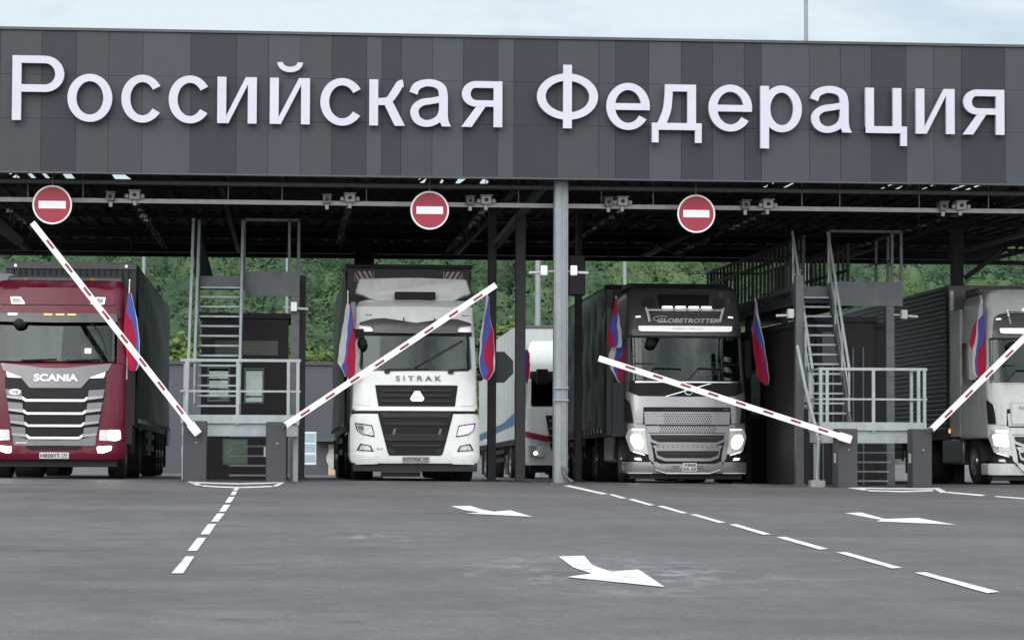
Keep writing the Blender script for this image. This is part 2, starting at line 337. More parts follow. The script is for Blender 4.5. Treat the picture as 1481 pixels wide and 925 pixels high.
def mark(name, quads, label, cat='road marking', lift=.006):
    mb = MB()
    for q in quads:
        ps = [G(*p) for p in q]; mb.sheet([(p.x, p.y, gz(p.x, p.y) + lift) for p in ps])
    o = mb.build(name, mt_paint, fix=False)
    for f in o.data.polygons:
        if f.normal.z < 0: f.flip()
    return tag(o, label, cat, kind='structure')
mark('lane_line', [[(248,829.5),(265,829.5),(281,805),(268.5,805)],[(271,797),(285,797),(298,778),(285.5,778)],[(290,773),(302.5,773),(312.5,758),(301,758)],
  [(305,754.5),(315.5,754.5),(325,742.5),(314.5,742.5)],[(317,740),(326,740),(333,730),(323.5,730)],[(325.5,727),(333.5,727),(339.5,718.5),(331,718.5)],[(333,716),(340,716),(343.5,710.5),(336.5,710.5)],[(337,709),(343.5,709),(346,705.6),(340,705.6)]],
  'dashed white lane line running from the middle of the left stair island towards the viewer')
h = lambda l: [(740 + u / 2, 680 + v / 2) for u, v in l]
mark('lane_line', [h(q) for q in ([(1165,297),(1197,296),(1412,353),(1375,356.5)],[(938,238),(968,237.5),(1130,283),(1100,285)],[(765,194),(791,193),(917,228),(890,230)],[(628,157),(650,156),(751,185.5),(728,187)],
  [(515,128),(535,127.5),(620,152),(600,153)],[(420,104),(439,103),(510,124),(493,125)],[(335,84),(352,83),(414,101),(398,102)],[(280,70),(294,69.5),(333,81),(318,82)],[(150,45),(167,43),(280,68.5),(262,70)])],
  'dashed white lane line slanting from the pale column foot to the right')
mark('painted_arrow', [h([(135,250),(210,248),(232,274),(262,286),(288,294),(367,288),(443,339),(158,310),(232,300),(178,282)])], 'large white direction arrow nearest the viewer, paint sprayed around it', 'road arrow')
mark('painted_arrow', [[(652,732),(680,731.5),(698,737),(714,740),(738,738),(771,747.5),(674,742.5),(694,741),(672,738)]], 'small white direction arrow in front of the white truck', 'road arrow')
mark('painted_arrow', [h([(963,124),(1010,122),(1050,133),(1080,141),(1175,138),(1285,158),(1055,148),(1068,143.5),(1020,135)])], 'slim white direction arrow in front of the right stair island', 'road arrow')
def strip(pts, w0):
    return [[(a[0], a[1] - w0), (b[0], b[1] - w0), (b[0], b[1] + w0), (a[0], a[1] + w0)] for a, b in zip(pts, pts[1:])]
mark('island_outline', [[(269,695.3),(277,695.3),(293,701.6),(284,702)],[(406,697),(414.5,696.2),(402,703),(393,703.5)]] + strip([(278,697.2),(310,698.8),(345,699.6),(380,698.8),(405,697.5)], .9) + strip([(293,702.4),(318,704.2),(345,704.9),(370,704.3),(393,703.2)], .9), 'white painted outline round the front of the left stair island')
mark('island_outline', [[(1211,703),(1236,703.5),(1258,708.6),(1247,709)],[(1349,706.5),(1358,706.5),(1370,712.5),(1360,713)],[(1366,713),(1372,711.8),(1426,716.5),(1420,718)],[(1437,719),(1442,718),(1500,722.5),(1500,724)]] + strip([(1238,705.6),(1290,707),(1350,707.6)], .8) + strip([(1256,709.4),(1304,711),(1350,710)], .9), 'white painted outline round the front of the right stair island')

# ------------------------------------------------------------------ hill and woods
def hz(x, y):
    b = gz(x, y); t = max(0, (y - 235) / 330); t = min(1, t)
    return b - .4 + (t * t * (3 - 2 * t)) * (47 + 5 * math.sin(x * .013 + 1) + 2 * math.sin(x * .04))
mt_grass = M('hill_grass', (.075, .115, .035), .9, 0, .3, .05)
bm = bmesh.new(); nx, ny = 60, 40
vg = [[bm.verts.new((x, y, hz(x, y))) for x in np.linspace(-360, 430, nx)] for y in np.linspace(190, 760, ny)]
for j in range(ny - 1):
    for i in range(nx - 1): bm.faces.new((vg[j][i], vg[j][i + 1], vg[j + 1][i + 1], vg[j + 1][i]))
g = MB(); g.bm.free(); g.bm = bm
tag(g.build('hill', mt_grass), 'green hillside rising behind the checkpoint', 'hill', kind='structure')
def quads_mesh(name, C, Nn, S, mat):
    n = len(C); t = rng.normal(size=(n, 3)); a = np.cross(Nn, t); a /= np.linalg.norm(a, axis=1, keepdims=True) + 1e-9; b = np.cross(Nn, a); b /= np.linalg.norm(b, axis=1, keepdims=True) + 1e-9
    S = S[:, None]; V = np.stack([C + a * S, C + b * S * .75, C - a * S, C - b * S * .75], 1).reshape(-1, 3)
    me = bpy.data.meshes.new(name); me.vertices.add(n * 4); me.vertices.foreach_set('co', V.astype(np.float32).ravel()); me.loops.add(n * 4); me.loops.foreach_set('vertex_index', np.arange(n * 4, dtype=np.int32))
    me.polygons.add(n); me.polygons.foreach_set('loop_start', np.arange(0, n * 4, 4, dtype=np.int32)); me.update(calc_edges=True); me.validate(); me.materials.append(mat)
    o = bpy.data.objects.new(name, me); COL.objects.link(o); return o
def crown_pts(c, r, n, nl=9, jit=.45):
    lob = rng.normal(size=(nl, 3)); lob /= np.linalg.norm(lob, axis=1, keepdims=True); lob *= np.array(r) * rng.uniform(.35, .75, (nl, 1)); lr = rng.uniform(.38, .6, nl) * min(r)
    k = rng.integers(0, nl, n); d = rng.normal(size=(n, 3)); d /= np.linalg.norm(d, axis=1, keepdims=True); d[:, 2] = np.where(d[:, 2] < -.3, -d[:, 2], d[:, 2])
    P = lob[k] + d * lr[k][:, None] * rng.uniform(.72, 1.08, (n, 1)); nn = d + rng.normal(size=(n, 3)) * jit
    return P + np.array(c), nn / np.linalg.norm(nn, axis=1, keepdims=True)
def leafmat(name, c0, c1, c2, sc):
    mt = M(name, c1, .75); nt = mt.node_tree; rp = [n for n in nt.nodes if n.type == 'VALTORGB'][0]; nz = [n for n in nt.nodes if n.type == 'TEX_NOISE'][0]; nz.inputs['Scale'].default_value = sc; nz.inputs['Detail'].default_value = 3
    rp.color_ramp.elements[0].color = (*c0, 1); rp.color_ramp.elements[1].color = (*c2, 1); e = rp.color_ramp.elements.new(.5); e.color = (*c1, 1); rp.color_ramp.elements[0].position = .32; rp.color_ramp.elements[2].position = .7
    p = nt.nodes['Principled BSDF']; p.inputs['Specular IOR Level'].default_value = .15
    return mt
mt_leaf = [leafmat('wood_leaf_deep', (.028, .058, .036), (.044, .084, .045), (.064, .108, .052), .12), leafmat('wood_leaf_mid', (.038, .074, .042), (.055, .098, .049), (.076, .124, .056), .12), leafmat('wood_leaf_fresh', (.050, .090, .043), (.070, .117, .050), (.092, .142, .058), .12)]
CC, NN, SS, MI, BV, BM_ = [], [], [], [], [], []
_b = bmesh.new(); bmesh.ops.create_icosphere(_b, subdivisions=4, radius=1); _b.verts.ensure_lookup_table()
ICO_V = np.array([v.co[:] for v in _b.verts]); ICO_F = np.array([[v.index for v in f.verts] for f in _b.faces], dtype=np.int32); _b.free()
for i in range(1500):
    y = 228 + 300 * (i / 1500) ** .9; x = y * math.tan(math.radians(rng.uniform(-11.5, 21.5)))
    r = rng.uniform(2.6, 5.6); hgt = rng.uniform(1.0, 1.6); c = (x, y, hz(x, y) + r * hgt * .9)
    el = math.degrees(math.atan2(c[2], y))
    if el > 4.6: continue
    nl = 14; lob = rng.normal(size=(nl, 3)); lob[:, 2] = np.abs(lob[:, 2]) - .25; lob /= np.linalg.norm(lob, axis=1, keepdims=True); lr = rng.uniform(.75, 1.05, nl)
    shape = lambda D: .66 + .34 * (np.exp(-(1 - D @ lob.T) * 9) * lr).max(axis=1)
    sc_ = np.array((r, r, r * hgt)); k = rng.random() + .25 * math.sin(x * .05) + .2 * math.sin(y * .06 + 1); k = 0 if k < .38 else 1 if k < .8 else 2
    BV.append(ICO_V * shape(ICO_V)[:, None] * sc_ + np.array(c)); BM_.append(np.full(len(ICO_F), k, dtype=np.int32))
    n = int(48 * r * r); d = rng.normal(size=(n, 3)); d[:, 2] = np.abs(d[:, 2]) - .35; d /= np.linalg.norm(d, axis=1, keepdims=True)
    nn = d + rng.normal(size=(n, 3)) * .34
    CC.append(d * (shape(d) * rng.uniform(.95, 1.16, n))[:, None] * sc_ + np.array(c)); NN.append(nn / np.linalg.norm(nn, axis=1, keepdims=True)); SS.append(rng.uniform(.16, .36, n)); MI.append(np.full(n, k, dtype=np.int32))
wo = quads_mesh('woodland', np.concatenate(CC), np.concatenate(NN), np.concatenate(SS), mt_leaf[0])
for mm in mt_leaf[1:]: wo.data.materials.append(mm)
wo.data.polygons.foreach_set('material_index', np.concatenate(MI))
def add_bodies(o):                    # join the crown bodies into the same mesh
    V = np.concatenate(BV); nb = len(BV); Fc = (ICO_F[None] + (np.arange(nb) * len(ICO_V))[:, None, None]).reshape(-1, 3)
    me = bpy.data.meshes.new('crown_bodies'); me.vertices.add(len(V)); me.vertices.foreach_set('co', V.astype(np.float32).ravel()); me.loops.add(Fc.size); me.loops.foreach_set('vertex_index', Fc.ravel().astype(np.int32))
    me.polygons.add(len(Fc)); me.polygons.foreach_set('loop_start', np.arange(0, Fc.size, 3, dtype=np.int32)); me.polygons.foreach_set('material_index', np.concatenate(BM_)); me.polygons.foreach_set('use_smooth', np.ones(len(Fc), dtype=bool)); me.update(calc_edges=True)
    for mm in mt_leaf: me.materials.append(mm)
    b = bpy.data.objects.new('crown_bodies', me); COL.objects.link(b)
    with bpy.context.temp_override(active_object=o, selected_editable_objects=[o, b], object=o, selected_objects=[o, b]): bpy.ops.object.join()
add_bodies(wo)
tag(wo, 'dense green deciduous wood covering the hillside', 'wood', kind='stuff')
mt_bush = leafmat('bush_leaves', (.065, .115, .035), (.095, .155, .042), (.13, .20, .055), .5)
blabels = ['bright green bush showing between the red truck trailer and the left stair tower', 'bright green bush above the grey shed beside the black post', 'bright green bush above the grey shed roof end near the white truck flag',
           'bright green bush half hidden behind the left booth roof', 'bright green bush behind the dark lattice posts by the parked white trailer']
for (px, py, Y, r), lb in zip(((262, 505, 128, 2.9), (440, 520, 132, 2.5), (482, 508, 134, 2.6), (330, 480, 130, 3.2), (735, 462, 130, 2.6)), blabels):
    p = W(px, py, Y); zb = gz(p.x, Y)
    t = thing('bush', (p.x, Y, zb), lb, 'bush', 'bright bushes at the foot of the hill')
    C, n_ = crown_pts((0, 0, (p.z - zb) * .55), (r, r, max(2, (p.z - zb) * .62)), 3000, 14); o = quads_mesh('foliage', C, n_, rng.uniform(.1, .24, 3000), mt_bush); o.parent = t
    mb = MB()
    for k in range(4): mb.tube((p.x, Y, zb - .3), (p.x + rng.uniform(-1, 1), Y + rng.uniform(-1, 1), zb + (p.z - zb) * .6), .09, 7, .03)
    mb.build('stem', mt_bark, t)
# ------------------------------------------------------------------ canopy
YF = 44.5
def XZ(px, py, Y): p = W(px, py, Y); return p.x, p.z
ZB, ZT = 5.50, 8.06
canopy = thing('canopy', (3, YF, 0), 'long flat checkpoint canopy with grey panelled fascia', 'canopy')
bounds = [(-330,0),(-250,2),(-170,1),(-90,3),(-40,0),(0,3),(60,0),(110,3),(157,1),(206,2),(275,3),(275.5,0),(342,1),(388,2),(435,3),(480,0),(530,2),(552,0),(580,1),(625,2),(670,0),(720,2),(743,0),(806,3),(866,1),(890,0),(938,2),(985,0),(1030,1),(1076,0),(1101,2),(1170,3),(1215,1),(1260,0),(1310,2),(1350,3),(1390,0),(1453,2),(1500,1),(1560,0),(1640,3),(1720,2),(1800,0),(1880,1)]
XP = [(XZ(px, 150, YF)[0], k) for px, k in bounds if px != 275]
rows = [(ZB, 6.44), (6.445, 7.22), (7.225, ZT - .05)]
fb = MB()
for (a, k), (b, _) in zip(XP, XP[1:]):
    for j, (z0, z1) in enumerate(rows):
        fb.mi = k; o = .001 * ((int(a * 100) + j * 3) % 4)
        n = max(1, round((b - a) / 1.1))
        for q in range(n):
            fb.box((a + (b - a) * q / n + .003, YF - .03 - o * .4, z0), (a + (b - a) * (q + 1) / n - .003, YF, z1))
fb.build('fascia', mt_fas, canopy)
X0, X1 = XP[0][0], XP[-1][0]
YR = 64.0
mb = MB(); mb.box((X0, YF + .002, ZB + .02), (X1, YF + .12, ZT - .052)); mb.build('fascia_backing', mt_black, canopy)
mb = MB(); mb.box((X0, YF - .07, ZT - .048), (X1, YF + .2, ZT)); mb.build('coping', mt_trim, canopy)
mb = MB(); mb.box((X0, YF - .045, ZB - .03), (X1, YF + .1, ZB - .002)); mb.build('drip_edge', mt_trim, canopy)
# roof deck with daylight slots behind the fascia
ZD = 5.82
slots = []
for a, b in ((8, 30), (36, 52), (58, 72), (84, 112), (150, 200), (600, 622), (636, 645), (655, 680), (690, 715), (1108, 1122), (1138, 1150), (1280, 1292), (1300, 1318), (1340, 1352), (1382, 1398), (1402, 1420)):
    xa_, xb_ = XZ(a, 255, 48.3)[0], XZ(b, 255, 48.3)[0]; slots.append((xa_ + (xb_ - xa_) * .25, xb_ - (xb_ - xa_) * .25))
mb = MB()
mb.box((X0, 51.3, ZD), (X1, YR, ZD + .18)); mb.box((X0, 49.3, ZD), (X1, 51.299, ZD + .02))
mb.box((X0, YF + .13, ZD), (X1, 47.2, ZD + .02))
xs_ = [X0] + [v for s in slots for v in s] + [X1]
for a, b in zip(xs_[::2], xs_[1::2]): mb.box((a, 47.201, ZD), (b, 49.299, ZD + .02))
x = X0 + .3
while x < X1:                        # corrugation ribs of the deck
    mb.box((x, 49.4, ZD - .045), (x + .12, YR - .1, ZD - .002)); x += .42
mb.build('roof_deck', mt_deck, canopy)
mb = MB()
mb.box((X0, YR - .05, 5.50), (X1, YR + .15, 6.3)); mb.box((X0, YR - 4.2, 5.55), (X1, YR - 4.0, ZD - .05))
mb.build('rear_fascia', mt_deck, canopy)
def truss(y, z0, z1, x0, x1, pitch, w=.07):
    mb = MB(); mb.bar((x0, y, z0), (x1, y, z0), w); mb.bar((x0, y, z1), (x1, y, z1), w)
    x = x0; k = 0
    while x < x1:
        mb.bar((x, y, z0 if k % 2 else z1), (x + pitch, y, z1 if k % 2 else z0), w * .7); x += pitch; k += 1
    return mb
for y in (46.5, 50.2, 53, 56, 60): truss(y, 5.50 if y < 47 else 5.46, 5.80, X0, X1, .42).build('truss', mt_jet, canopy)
for px in (-40, 330, 711, 1040, 1384, 1640):    # rafters running back
    x = XZ(px, 380, 52)[0]; truss_y = MB(); y = 46
    truss_y.bar((x, 46, 5.44), (x, YR, 5.44), .09); k = 0
    while y < YR - 1: truss_y.bar((x, y, 5.44 if k % 2 else ZD - .06), (x, y + 1, ZD - .06 if k % 2 else 5.44), .05); y += 1; k += 1
    truss_y.build('rafter', mt_jet, canopy)
# columns
p = W(810, 698, 44.95)
mb = MB(); zb = gz(p.x, 44.95)
mb.box((p.x - .105, 44.86, zb), (p.x + .105, 45.06, ZD)); mb.box((p.x - .125, 44.84, zb), (p.x - .106, 45.08, ZD)); mb.box((p.x + .106, 44.84, zb), (p.x + .125, 45.08, ZD))
mb.box((p.x + .02, 44.82, zb + .02), (p.x + .05, 44.859, 5.4)); mb.box((p.x - .14, 44.8, zb + 1.5), (p.x + .14, 44.838, zb + 1.53)); mb.box((p.x - .14, 44.8, zb + 1.72), (p.x + .14, 44.838, zb + 1.75))
mb.build('column', mt_pole, canopy, bevel=.006)
mb = MB(); mb.box((p.x - .2, 44.75, zb - .05), (p.x + .2, 45.15, zb + .03)); mb.path([(p.x + .03, 44.78, zb + .32), (p.x + .06, 44.74, zb + .14), (p.x + .2, 44.6, zb + .04)], .035); mb.build('column_foot', mt_dsteel, canopy)
XCOL = p.x
for px, Y, w_, zt in ((711, 50.2, .17, ZD), (752, 47.6, .19, ZD), (1385, 53.5, .24, ZD), (-60, 50, .2, ZD), (1640, 50, .2, ZD), (836, 53, .15, ZD), (525, 63, .5, ZD)):
    x = XZ(px, 600, Y)[0]; zb = gz(x, Y)
    mb = MB(); mb.box((x - w_ / 2, Y - w_ / 2, zb - .05), (x + w_ / 2, Y + w_ / 2, zt)); mb.box((x - w_, Y - w_, zb - .05), (x + w_, Y + w_, zb + .03)); mb.build('column', mt_black, canopy, bevel=.008)
def at(px, py, Y): return tuple(W(px, py, Y))
for name, a, b, wd, mt_ in (('brace', at(716, 356, 50.2), at(752, 312, 47.7), .15, mt_dsteel), ('brace', at(752, 312, 47.6), at(795, 258, 45.4), .13, mt_dsteel), ('brace', at(1388, 365, 52.5), at(1500, 333, 48), .09, mt_dsteel),
                            ('brace', at(28, 350, 49), at(-30, 300, 46.5), .16, mt_dsteel), ('brace', at(1396, 402, 54), at(1450, 362, 54), .12, mt_black), ('brace', at(945, 352, 58), at(990, 372, 58), .08, mt_black)):
    mb = MB(); mb.bar(a, b, wd, wd * .8); mb.build(name, mt_, canopy)
# two service pipes along the front
zu = W(740, 270, 45.5).z; zl = W(740, 297, 45.7).z
mb = MB(); mb.tube((X0, 45.5, zu), (X1, 45.5, zu), .05, 10); mb.build('upper_pipe', mt_dpipe, canopy)
mb = MB(); mb.bar((X0, 45.7, zl), (X1, 45.7, zl), .07, .08)
for px in (40, 120, 330, 408, 530, 750, 870, 945, 1160, 1215, 1330, 1430): 
    x = XZ(px, 290, 45.7)[0]; mb.tube((x, 45.72, zl), (x, 45.72, ZD), .009, 6)
mb.build('lower_pipe', mt_galv, canopy)
zr = W(740, 373, 60).z
mb = MB(); mb.tube((X0, 60, zr), (X1, 60, zr), .055, 8)
for px in (190, 430, 552, 570, 640, 880, 1100, 1300, 1372): x = XZ(px, 372, 60)[0]; mb.tube((x, 60, zr), (x, 60, ZD), .03, 6)
mb.build('rear_pipe', mt_black, canopy)

# ------------------------------------------------------------------ lettering
def ring(mb, cx, cz, rx, rz, wx, wz, a0=0, a1=360, y0=0, y1=1, n=36):
    n = max(6, int(n * abs(a1 - a0) / 360)); O, I = [], []
    for k in range(n + 1):
        a = math.radians(a0 + (a1 - a0) * k / n); c, s = math.cos(a), math.sin(a)
        O.append((cx + rx * c, cz + rz * s)); I.append((cx + (rx - wx) * c, cz + (rz - wz) * s))
    full = abs(a1 - a0) >= 359.9; bm = mb.bm
    V = [[bm.verts.new((x, y, z)) for x, z in P] for P, y in ((O[:n] if full else O, y0), (I[:n] if full else I, y0), (O[:n] if full else O, y1), (I[:n] if full else I, y1))]
    m = len(V[0])
    for k in range(m if full else m - 1):
        j = (k + 1) % m
        for q in ((V[0][k], V[0][j], V[1][j], V[1][k]), (V[2][k], V[3][k], V[3][j], V[2][j]), (V[0][k], V[2][k], V[2][j], V[0][j]), (V[1][k], V[1][j], V[3][j], V[3][k])): bm.faces.new(q)
    if not full:
        for k in (0, m - 1): bm.faces.new((V[0][k], V[1][k], V[3][k], V[2][k]))
def ribbon(mb, pts, wds, y0, y1, sub=5):
    P = [Vector(p) for p in pts]; Q, Wd = [], []
    for i in range(len(P) - 1):
        p0 = P[max(0, i - 1)]; p1 = P[i]; p2 = P[i + 1]; p3 = P[min(len(P) - 1, i + 2)]
        for k in range(sub + (i == len(P) - 2)):
            t = k / sub; Q.append(.5 * (2 * p1 + (p2 - p0) * t + (2 * p0 - 5 * p1 + 4 * p2 - p3) * t * t + (3 * p1 - p0 - 3 * p2 + p3) * t ** 3)); Wd.append(wds[i] * (1 - t) + wds[i + 1] * t)
    A, B = [], []
    for i, q in enumerate(Q):
        d = (Q[min(i + 1, len(Q) - 1)] - Q[max(i - 1, 0)]).normalized(); n = Vector((-d.y, d.x)) * Wd[i] / 2; A.append(q + n); B.append(q - n)
    mb.poly([tuple(v) for v in A] + [tuple(v) for v in reversed(B)], y0, y1)
XH, ST, TH, OV = .72, .137, .113, .012
# glyphs are drawn in units of the capital height; w is the glyph width
def glyph(ch, w):
    mb = MB(); yb = 1.0
    cnt = [0]
    def y(): cnt[0] += 1; return .0 + .02 * cnt[0]     # every stroke sits a hair proud of the one before
    def st(pts): mb.poly(pts, y(), yb)
    if ch in 'Р':
        st(rect(0, ST, 0, 1)); t = .36; r = (1 - .44) / 2
        zc = 1 - r; st(rect(ST, w - r * 1.02, 1 - .115, 1)); st(rect(ST, w - r * 1.02, .44, .44 + .115)); ring(mb, w - r * 1.05, zc, r * 1.05, r, ST, .115, -90, 90, y(), yb)
    elif ch == 'о': ring(mb, w / 2, XH / 2, w / 2, XH / 2 + OV, ST, TH, 0, 360, y(), yb)
    elif ch == 'с': ring(mb, w * .52, XH / 2, w * .52, XH / 2 + OV, ST, TH, 33, 325, y(), yb)
    elif ch in 'ий':
        st(rect(0, ST, 0, XH)); st(rect(w - ST, w, 0, XH)); st([(ST * .6, 0), (ST * 1.25, 0), (w - ST * .6, XH), (w - ST * 1.25, XH)])
        if ch == 'й': ring(mb, w / 2, XH + .245, w * .32, .155, .085, .085, 180, 360, y(), yb)
    elif ch == 'к':
        st(rect(0, ST, 0, XH)); st([(ST, .32), (ST + .1, .32), (ST + .1, .43), (ST, .43)])
        ribbon(mb, [(ST + .02, .375), (.30, .40), (.40, .53), (.47, .645), (w, .665)], [.11, .11, .125, .12, .11], y(), yb)
        st([(.20, .40), (.335, .43), (w + .03, 0), (w - .13, 0)])
    elif ch == 'а':
        f = w / .585; F = lambda L_: [(x * f, z) for x, z in L_]
        ribbon(mb, F([(.045, .515), (.09, .622), (.21, .678), (.34, .668), (.43, .60), (.455, .48)]), [.135, .125, .11, .115, .13, ST], y(), yb)
        st(F([(.395, .5), (.515, .5), (.515, .17), (.525, .08), (.56, 0), (.435, 0), (.41, .07), (.395, .14)]))
        ribbon(mb, F([(.43, .43), (.30, .40), (.16, .37), (.075, .29), (.062, .19), (.11, .09), (.21, .043), (.32, .068), (.405, .14), (.44, .24)]), [.10, .10, .105, .12, .13, .12, .105, .105, .11, .11], y(), yb)
    elif ch == 'я':
        st(rect(w - ST, w, 0, XH)); r = .20; zc = XH - r
        st(rect(r, w - ST, XH - .105, XH)); st(rect(r, w - ST, XH - 2 * r, XH - 2 * r + .10)); ring(mb, r + .03, zc, r + .02, r, ST, .103, 90, 270, y(), yb)
        st([(0, 0), (.165, 0), (.40, .35), (.255, .35)])
    elif ch == 'Ф':
        st(rect(w / 2 - ST / 2, w / 2 + ST / 2, 0, 1)); ring(mb, w / 2, .5, w / 2, .365, ST, .115, 0, 360, y(), yb)
    elif ch == 'е':
        ring(mb, w / 2, XH / 2, w / 2, XH / 2 + OV, ST, TH, 0, 327, y(), yb); st(rect(ST * .7, w - .004, XH / 2 - .055, XH / 2 + .05))
    elif ch == 'д':
        st(rect(0, w, 0, .11)); st(rect(0, .105, -.20, .0)); st(rect(w - .105, w, -.20, 0)); st(rect(w - .09 - ST, w - .09, .11, XH)); st(rect(.21, w - .09 - ST, XH - .11, XH))
        ribbon(mb, [(.27, XH), (.262, .50), (.235, .30), (.15, .08)], [.125, .125, .13, .135], y(), yb)
    elif ch == 'р':
        st(rect(0, ST, -.27, XH)); ring(mb, w / 2 + .01, XH / 2, w / 2 - .01, XH / 2 + OV, ST, TH, 0, 360, y(), yb)
    elif ch == 'ц':
        st(rect(0, ST, 0, XH)); st(rect(w - .09 - ST, w - .09, 0, XH)); st(rect(0, w, 0, .11)); st(rect(w - .105, w, -.20, 0))
    return mb
LY = YF - .20
sign = thing('name_sign', (3, LY, 6), 'large white raised letters reading Российская Федерация along the canopy fascia', 'sign')
LET = [('Р',17,92,173),('о',97,162,176),('с',175,234,178.5),('с',243.5,303,179),('и',314,371,178),('й',390,448,179),('с',463,524,182),('к',534,583,180.5),('а',593,655,183),('я',667,726.5,184),
       ('Ф',776.5,865,186),('е',877,940,187.5),('д',943,1015,187),('е',1025,1088,189.5),('р',1100,1160,190.5),('а',1173,1235,192),('ц',1252,1312,193),('и',1325,1381,194),('я',1393,1453,195.5)]
za, zb_ = XZ(17, 173.5, LY)[1], XZ(1453, 195.2, LY)[1]; xa_, xb_ = XZ(17, 173, LY)[0], XZ(1453, 195, LY)[0]
CAPH = XZ(50, 80, LY)[1] - XZ(50, 173.5, LY)[1]
for ch, a, b, pb in LET:
    xa, xb = XZ(a, pb, LY)[0], XZ(b, pb, LY)[0]; base = za + (zb_ - za) * (xa - xa_) / (xb_ - xa_)
    gl = glyph(ch, (xb - xa) / CAPH)
    for v in gl.bm.verts: v.co = Vector((xa + v.co.x * CAPH, LY + v.co.y * .09, base + v.co.z * CAPH))
    cx = (xa + xb) / 2
    gl.build('letter', mt_letter, sign)
# ------------------------------------------------------------------ no-entry signs
signs = None
def add_sign():
    t = thing('no_entry_sign', (0, 0, 0), '', 'road sign', 'no entry signs hanging under the canopy', local=True)
    R = .35; mb = MB()
    def disc(mb, r, y0, y1, n=40): mb.poly([(r * math.cos(2 * math.pi * k / n), r * math.sin(2 * math.pi * k / n)) for k in range(n)], y0, y1)
    disc(mb, R, 0, .02); mb.build('rim', mt_white, t)
    mb = MB(); disc(mb, R * .915, -.004, -.001); mb.build('red_face', mt_red, t)
    mb = MB(); mb.poly(rnd(rect(-.242, .242, -.068, .068), .008), -.008, -.005); mb.build('white_bar', mt_white, t)
    mb = MB(); mb.tube((0, .03, R - .05), (0, .03, .95), .013, 8); mb.box((-.03, .021, R - .25), (.03, .035, R - .03)); mb.build('hanger', mt_dpipe, t)
    return t
sg = None
for (px, py), lb in zip(((75.5, 296), (621.5, 304), (1007, 309)), ('round red no entry sign above the crimson truck', 'round red no entry sign above the white truck', 'round red no entry sign above the dark grey truck')):
    p = W(px, py, 45.0)
    if sg is None: sg = add_sign(); sg.location = p; sg['label'] = lb
    else: dup(sg, p, lb)

# ------------------------------------------------------------------ barriers
def barrier(cpx, cabw, pivot, tip, Y, label, block=True):
    xc = XZ(cpx, 690, Y)[0]; zb = gz(xc, Y)
    t = thing('boom_barrier', (xc, Y, zb), label, 'barrier', 'boom barriers at the lanes')
    mb = MB(); mb.poly(rnd(rect(xc - cabw / 2, xc + cabw / 2, zb, zb + 1.06), [.0, .0, .03, .03]), Y, Y + .38); mb.build('cabinet', mt_cab, t, bevel=.012)
    mb = MB(); mb.box((xc - cabw / 2 - .025, Y - .02, zb - .04), (xc + cabw / 2 + .025, Y + .40, zb + .03)); mb.build('base_plate', mt_cab, t)
    mb = MB(); mb.ball((xc + .02, Y - .006, zb + .68), .018); mb.box((xc - cabw / 2 - .035, Y + .1, zb + .45), (xc - cabw / 2 - .001, Y + .16, zb + .62)); mb.build('lock', mt_galv, t)
    a = W(*pivot, Y - .12); b = W(*tip, Y - .12); d = (b - a); Ln = d.length; d.normalize(); u = d.cross(Vector((0, 1, 0))).normalized()
    arm = MB(); h = .052
    # rounded-edge boom profile
    arm.bar(a, b, .055, 2 * h, up=tuple(u)); arm.mi = 1
    k = 0; s = .42
    while s < Ln - .15:
        c = a + d * s; off = u * (h * .15)
        for sgn in (-1, 1):
            q = c + Vector((0, sgn * .029, 0)) - u * h * .2
            arm.bar(q - d * .095, q + d * .095, .003, h * .85, up=tuple(u))
        s += .52
    arm.build('arm', [mt_white, mt_redtape], t)
    mb = MB(); mb.bar(a - d * (.12 if block else .04), a + d * (.12 if block else .03), .10 if block else .07, .15 if block else .10, up=tuple(u)); mb.build('arm_socket', mt_white if block else mt_cab, t, bevel=.02)
    mb = MB(); mb.tube(a + Vector((0, .03, 0)), a + Vector((0, .14, 0)), .05, 14); mb.build('pivot', mt_galv, t)
    return t
barrier(281.5, .41, (281, 620), (47, 322), 43.8, 'white boom barrier raised across the crimson truck')
barrier(399, .36, (412, 615), (717, 412), 43.8, 'white boom barrier raised across the front of the white truck', False)
barrier(1226, .37, (1222, 633), (866, 518), 43.9, 'white boom barrier lying lowest, across the dark grey truck')
barrier(1334, .36, (1347, 621), (1577, 394), 43.9, 'white boom barrier raised in front of the partly visible white truck', False)

